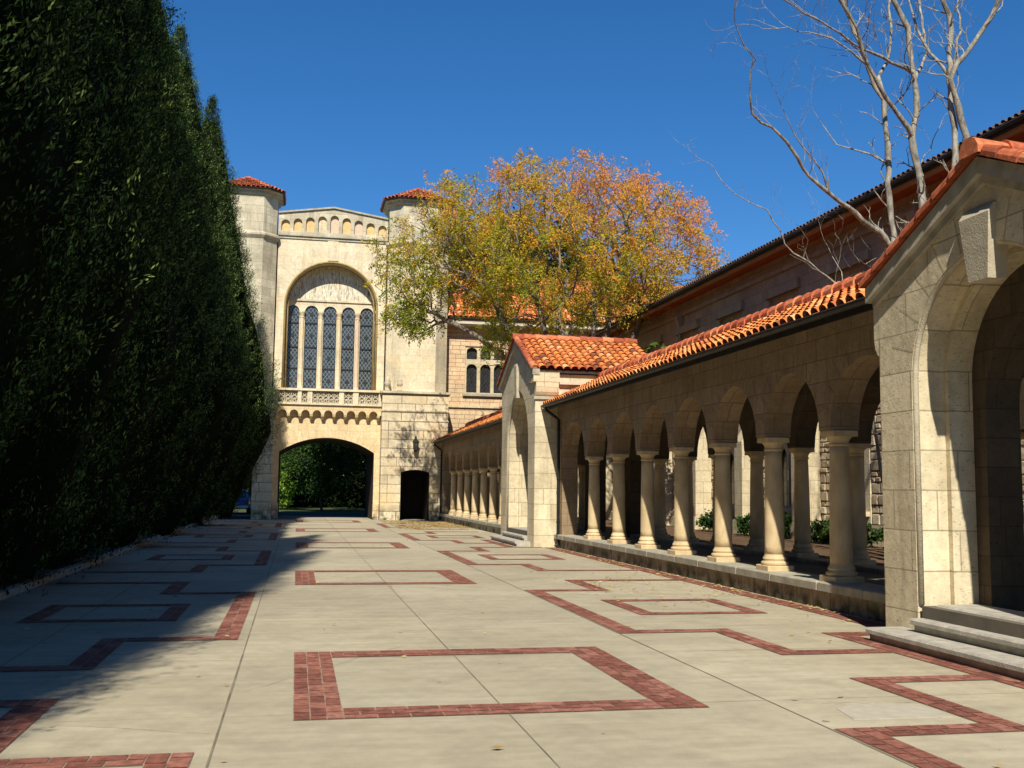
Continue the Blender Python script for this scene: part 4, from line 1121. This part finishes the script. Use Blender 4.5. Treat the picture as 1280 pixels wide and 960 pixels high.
leafy_tree('bright green young tree just above the far porch roof ridge', (14.4, 36.5, .26), (13.2, 36.5, 5.75), (1.9, 1.1, .7), 110, M['bright'], leafs=30, trunk_r=.12, lsize=.2)
leafy_tree('unseen broad tree added behind the tower to shade the archway view', (8.5, 67, 0), (6.0, 67, 9.0), (6.5, 3.6, 3.6), 550, M['evergreen'], leafs=40, lsize=.4, trunk_r=.35)  # hidden crown added to darken what shows through the archway
leafy_tree('sunlit leafy shrub beyond the archway at its left side', (-1.1, 79, 0), (-.95, 79, 2.5), (1.0, .9, 2.3), 170, M['bright'], leafs=30, trunk_r=.07, name='shrub', cat='shrub', lsize=.24)
leafy_tree('broad dark tree beyond the road, seen through the middle of the archway', (1.8, 75, 0), (1.7, 75, 3.6), (2.8, 2.2, 2.6), 260, M['evergreen'], leafs=50, lsize=.22, group='trees beyond the archway')
leafy_tree('dark tree beyond the road, seen at the right side of the archway', (6.2, 80, 0), (6.0, 80, 5.5), (4.2, 3, 5.0), 420, M['woodland'], leafs=44, lsize=.28, group='trees beyond the archway')
leafy_tree('dark tree beyond the road, seen at the upper left of the archway', (-3.6, 82, 0), (-3.4, 82, 6.0), (4.4, 3, 5.0), 420, M['woodland'], leafs=44, lsize=.28, group='trees beyond the archway')
# distant wood closing the view
n = 130000; C = np.stack([rng.uniform(-50, 50, n), 92+rng.normal(size=n)*2.0, 12.5*rng.random(n)**1.3], 1); C[:, 2] *= 1+.12*np.sin(C[:, 0]*.5)+.06*np.sin(C[:, 0]*1.7)
D = rng.normal(size=(n, 3)); V = .35+.2*rng.normal(size=n)
wd = leaf_object('woodland', M['woodland'], C, D, rng.uniform(.35, .8, n), .3, V); tag(wd, 'dark mass of trees closing the view beyond the archway', 'woodland', kind='stuff')
# shrubs at foot of the long building
for i, (y, z) in enumerate(((22.6, .7), (24.6, .75), (26.3, .8), (29.3, .95), (31.2, .8), (34.3, .8))):
    w_ = ('the one nearest the porch', 'second from the near porch', 'third from the near porch', 'beside the sunlit buttress', 'second farthest along the wall', 'farthest along the wall')[i]
    leafy_tree('low green shrub at the building foot, '+w_, (14.25, y, .26), (14.15, y, .26+z*.38), (.42, .8, z*.42), 40, M['evergreen'], group='shrubs at the foot of the long building', leafs=24, trunk_r=.03, name='shrub', cat='shrub', lsize=.13, bias=.1)

# ------------------------------------------------------------------ bare trees in the inner court
def twigs(mb, p, d, ln, r, depth):
    """recursive crooked twig"""
    n = max(3, int(ln/.14)); pts = [np.array(p)]; d = d/np.linalg.norm(d)
    for k in range(n):
        d = d+rng.normal(size=3)*.20+np.array([0, 0, .05]); d /= np.linalg.norm(d); pts.append(pts[-1]+d*ln/n)
        if depth > 0 and k > 0 and rng.random() < .62:
            a = rng.normal(size=3); a -= a.dot(d)*d; a /= np.linalg.norm(a)
            twigs(mb, pts[-1], d*.75+a*.75+[0, 0, .15], ln*rng.uniform(.35, .65)*(1-k/n*.4), r*.62, depth-1)
    rr = [float(r*(1-.6*k/n)) for k in range(n+1)]
    mb.tube([tuple(q) for q in pts], rr, 4 if r > .012 else 3, caps=False)
def bare_tree(label, Y, trunk, w0, w1, branches, base_dx=0, topz=2.5, group='bare trees behind the arcade'):
    P = [np.array(at_y(x, y, Y)) for x, y in trunk]
    base = np.array([P[0][0]+base_dx, Y, .26])
    root = thing('bare_tree', label, 'tree', tuple(base), group)
    mb = MB()
    def run(pts, r0_, r1_, n=8, tw=True, twn=1.0):
        # resample with slight crookedness
        Q = [pts[0]]
        for a, b in zip(pts, pts[1:]):
            m_ = max(1, int(np.linalg.norm(b-a)/.22))
            for k in range(1, m_+1): Q.append(a+(b-a)*k/m_+(rng.normal(size=3)*.018 if k < m_ else 0))
        N = len(Q); rr = [float(r0_+(r1_-r0_)*(k/(N-1))**.65) for k in range(N)]
        rr = [r*(1+.10*math.sin(k*1.7)+.05*math.sin(k*.6)) for k, r in enumerate(rr)]
        mb.tube([tuple(q) for q in Q], rr, n, caps=False)
        if tw:
            for k in range(N//4, N):
                if rr[k] < .10 and rng.random() < (.95 if Q[k][2] > 9.8 else .5)*twn:
                    d = Q[min(k+1, N-1)]-Q[max(k-1, 0)]; d /= max(1e-6, np.linalg.norm(d)); a = rng.normal(size=3); a -= a.dot(d)*d; a /= np.linalg.norm(a); a[2] = abs(a[2])*.7
                    twigs(mb, Q[k], d*.55+a*.8+[0, 0, .25], rng.uniform(.4, 1.15), max(.006, rr[k]*.30), 2)
            twigs(mb, Q[-1], Q[-1]-Q[-2], 1.2, r1_*.9, 2)
    # extend beyond the top of the frame
    if topz:
        d = P[-1]-P[-2]; d /= np.linalg.norm(d); P.append(P[-1]+d*topz*.5); P.append(P[-1]+d*topz*.5+rng.normal(size=3)*.2)
    run([base, base+(P[0]-base)*.5]+P, w0*.80, w1*.7, 10, True)
    for (pl, r0_, r1_, dY, ext) in branches:
        n = len(pl); Q = [np.array(at_y(x, y, Y+dY*k/(n-1))) for k, (x, y) in enumerate(pl)]
        if ext:
            d = Q[-1]-Q[-2]; d /= np.linalg.norm(d); Q.append(Q[-1]+d*ext)
        run(Q, r0_*.74, r1_*.7, 7)
    mb.build('trunk', M['bark_pale'], root, smooth=True)
bare_tree('bare pale-barked tree with long limb sweeping left, leftmost trunk above the arcade roof', 18.8,
    [(1118, 330), (1117, 308), (1112, 248), (1110, 198), (1107, 159), (1105, 124), (1093, 108), (1084, 81), (1075, 53), (1064, 25), (1054, 0)], .15, .045,
    [([(1117, 318), (1110, 306), (1100, 290), (1078, 276), (1061, 259), (1036, 241), (1011, 220), (997, 197), (983, 177), (965, 159), (940, 142), (937, 117), (938, 89), (945, 74), (930, 57), (921, 35)], .10, .014, -2.2, 0),
     ([(1036, 241), (1028, 215), (1016, 198), (1004, 184), (994, 170), (985, 150), (975, 128)], .035, .010, -.8, 0),
     ([(1108, 204), (1089, 193), (1064, 186), (1046, 181), (1036, 167), (1024, 150)], .035, .010, .8, 0),
     ([(1105, 124), (1098, 96), (1110, 71), (1114, 35), (1112, 0)], .06, .03, 1.0, 1.5),
     ([(1084, 81), (1066, 66), (1040, 48), (1010, 40), (985, 34), (960, 36)], .035, .010, -1.0, 0)])
bare_tree('thickest bare tree, pale mottled trunk in the middle of the three above the roofs', 18.2,
    [(1156, 290), (1153, 266), (1151, 230), (1144, 198), (1140, 170), (1146, 142), (1144, 106), (1140, 81), (1137, 60), (1135, 35), (1124, 14), (1117, 0)], .20, .05,
    [([(1141, 172), (1124, 145), (1107, 122), (1093, 96), (1078, 64), (1071, 35), (1050, 0)], .075, .03, -.9, 1.5),
     ([(1142, 92), (1121, 81), (1093, 67), (1064, 53), (1039, 35), (1015, 21), (993, 7)], .055, .015, -1.4, .8),
     ([(1144, 100), (1151, 85), (1160, 64), (1153, 35), (1149, 0)], .05, .03, 1.1, 1.5),
     ([(1151, 205), (1166, 175), (1178, 150)], .018, .008, .5, 0)])
bare_tree('bare tree with two entwined trunks beside the near porch ridge', 17.4,
    [(1196, 240), (1194, 209), (1194, 177), (1190, 142), (1188, 113), (1186, 99), (1188, 53), (1186, 18), (1178, 0)], .16, .05,
    [([(1208, 235), (1206, 198), (1208, 170), (1201, 149), (1194, 120), (1188, 99), (1195, 81), (1213, 60), (1227, 39), (1241, 18), (1248, 0)], .115, .04, -.5, 1.5),
     ([(1186, 95), (1176, 80), (1163, 67), (1153, 50), (1142, 21), (1136, 0)], .05, .02, 1.0, 1.0),
     ([(1189, 90), (1196, 60), (1200, 30), (1198, 0)], .045, .02, .8, 1.0)])
bare_tree('small bare tree reaching left low over the arcade roof, a few green buds', 20.2,
    [(1062, 372), (1044, 354), (1024, 339), (1004, 323), (981, 305), (975, 287), (959, 262), (939, 254), (918, 242), (902, 226), (890, 207)], .075, .012,
    [([(1050, 360), (1052, 340), (1040, 320), (1030, 300)], .02, .007, .6, 0), ([(1058, 368), (1075, 350), (1082, 330), (1100, 320)], .025, .007, .6, 0),
     ([(1004, 323), (1010, 300), (1000, 285)], .018, .006, -.5, 0)], base_dx=1.0, topz=0)

# ------------------------------------------------------------------ leaf litter
cs = []; 
n = 9000; a = rng.random((n, 2)); X_ = 4.1+3.15*a[:, 0]**.8; Y_ = 41.5+11.5*a[:, 1]; k = (np.sin(X_*1.7+Y_*.6)+np.sin(Y_*1.3)+rng.normal(size=n)*.8) > -.7; cs.append(np.stack([X_[k], Y_[k]], 1))
n = 420; X_ = 7.20-np.abs(rng.normal(size=n))*.16; Y_ = rng.uniform(12.0, 28.5, n); cs.append(np.stack([X_, Y_], 1))
n = 170; X_ = rng.uniform(4.6, 7.1, n); Y_ = rng.normal(size=n)*1.6+17.0; cs.append(np.stack([X_, Y_], 1))
n = 200; cs.append(np.stack([rng.uniform(-3.8, 7.0, n), rng.uniform(5, 45, n)], 1))
n = 300; cs.append(np.stack([rng.uniform(-5.9, -4.2, n), rng.uniform(30, 44, n)], 1))
XY = np.concatenate(cs); n = len(XY); C = np.column_stack([XY, np.where(XY[:, 0] < -4, .055, .020)+rng.random(n)*.012])
D = np.column_stack([rng.normal(size=(n, 2)), rng.normal(size=n)*.12])
# lay leaves almost flat: build manually
D /= np.linalg.norm(D, axis=1)[:, None]; S = np.cross(D, np.array([0, 0, 1.])); S[:, 2] += rng.normal(size=n)*.2
mb = MB()
for i in range(n):
    L = random.uniform(.05, .10); Wd = L*.45
    mb.quad(tuple(C[i]-D[i]*L/2), tuple(C[i]+S[i]*Wd/2), tuple(C[i]+D[i]*L/2), tuple(C[i]-S[i]*Wd/2), 0, random.random())
tag(mb.build('fallen_leaves', M['litter']), 'yellow fallen leaves scattered on the paving near the tower and arcade', 'leaves', kind='stuff')

# ------------------------------------------------------------------ blue car seen through the tower's left doorway
def blue_car(cx, cy):
    root = thing('parked_car', 'blue car parked beyond the small doorway left of the archway', 'car', (cx, cy, 0))
    paint = NT('blue_car_paint'); paint.base((.02, .10, .36)); paint.rough(.3); paint.b.inputs['Coat Weight'].default_value = .6; paint = paint.mat
    chrome = simple('pale_bumper', (.5, .5, .5), (.4, .4, .4), 5, .35, 0, spec=.5); glass = simple('car_glass', (.02, .03, .04), (.015, .02, .03), 3, .08, 0, spec=.6)
    rub = simple('tyre_rubber', (.02, .02, .02), (.015, .015, .015), 5, .85, .1); red = simple('tail_lamp', (.35, .02, .015), (.25, .01, .01), 5, .3, 0, spec=.5)
    mb = MB()   # body: stations along the length (rear at cy, front at cy+4.3)
    st = [(0, .40, .86, .74), (.08, .32, .95, .82), (.9, .28, .98, .86), (2.9, .28, .96, .87), (4.0, .30, .80, .82), (4.28, .38, .66, .70)]
    rings = []
    for (y, z0, z1, hw_) in st:
        rings.append([(cx-hw_*.92, cy+y, z0), (cx+hw_*.92, cy+y, z0), (cx+hw_, cy+y, z0+.16), (cx+hw_, cy+y, z1-.14), (cx+hw_*.93, cy+y, z1), (cx-hw_*.93, cy+y, z1), (cx-hw_, cy+y, z1-.14), (cx-hw_, cy+y, z0+.16)])
    mb.loft(rings); body = mb.build('body', paint, root)
    mb = MB(); rings = []
    for (y, zt, hw_) in ((.15, .97, .72), (.55, 1.36, .60), (1.4, 1.42, .60), (2.2, 1.38, .60), (3.0, .97, .74)):
        rings.append([(cx-.74, cy+y, .95), (cx+.74, cy+y, .95), (cx+hw_, cy+y, zt), (cx-hw_, cy+y, zt)])
    mb.loft(rings); mb.build('cabin', glass, root)
    mb = MB(); mb.loft([[(cx-.58, cy+y, z), (cx+.58, cy+y, z), (cx+.56, cy+y, z+.035), (cx-.56, cy+y, z+.035)] for y, z in ((.52, 1.355), (1.4, 1.422), (2.25, 1.375))])
    for sx in (-1, 1): 
        mb.tube([(cx+sx*.72, cy+.12, .96), (cx+sx*.60, cy+.53, 1.36)], .035, 6); mb.tube([(cx+sx*.60, cy+2.2, 1.38), (cx+sx*.74, cy+3.0, .96)], .035, 6)
    mb.build('roof', paint, root)
    mb = MB(); mb.cbox(cx-.80, cx+.80, cy-.10, cy+.05, .36, .50, .03); mb.build('bumper', chrome, root)
    for sx in (-1, 1):
        a, b = sorted((cx+sx*.50, cx+sx*.76)); mb = MB(); mb.box(a, b, cy-.02, cy+.05, .62, .78); mb.build('tail_lamp', red, root)
        for y in (.85, 3.45):
            mb = MB(); x0, x1 = sorted((cx+sx*.66, cx+sx*.86)); pts = [(x0, cy+y+.30*math.cos(2*math.pi*q/20), .30+.30*math.sin(2*math.pi*q/20)) for q in range(20)]
            mb.poly_extrude(pts, (x1-x0, 0, 0)); wh = mb.build('wheel', rub, root)
            mb = MB(); xr = cx+sx*.862; pts = [(xr-.005, cy+y+.17*math.cos(2*math.pi*q/16), .30+.17*math.sin(2*math.pi*q/16)) for q in range(16)]; mb.poly_extrude(pts, (.01, 0, 0)); mb.build('rim', chrome, wh)
    mb = MB(); mb.box(cx-.26, cx+.26, cy-.025, cy+.0, .56, .68); mb.build('number_plate', chrome, root)
blue_car(-3.55, 64.3)

# ------------------------------------------------------------------ light
world = bpy.data.worlds.new('World'); scn.world = world; world.use_nodes = True
nt = world.node_tree; bg = nt.nodes['Background']; sky = nt.nodes.new('ShaderNodeTexSky'); sky.sky_type = 'NISHITA'
sky.sun_disc = False; sky.sun_elevation = R(45.2); sky.sun_rotation = R(194.0); sky.altitude = 0; sky.air_density = 1.0; sky.dust_density = .1; sky.ozone_density = 10.0
hs = nt.nodes.new('ShaderNodeHueSaturation'); hs.inputs['Saturation'].default_value = 1.15
nt.links.new(sky.outputs[0], hs.inputs['Color']); nt.links.new(hs.outputs[0], bg.inputs[0]); bg.inputs[1].default_value = .088
sd = bpy.data.lights.new('sun', 'SUN'); sd.energy = 5.0; sd.angle = R(.53); sd.color = (1., .93, .80)
so = bpy.data.objects.new('sun', sd); COL.objects.link(so)
so.rotation_euler = Vector((1, 4.0, -4.15)).to_track_quat('-Z', 'Y').to_euler()

scn.render.engine = 'CYCLES'
scn.view_settings.view_transform = 'Standard'; scn.view_settings.look = 'None'
scn.view_settings.exposure = 0.42; scn.view_settings.gamma = 1
scn.render.resolution_x = 1024; scn.render.resolution_y = 768
scn.cycles.max_bounces = 6; scn.cycles.diffuse_bounces = 4; scn.cycles.transparent_max_bounces = 8
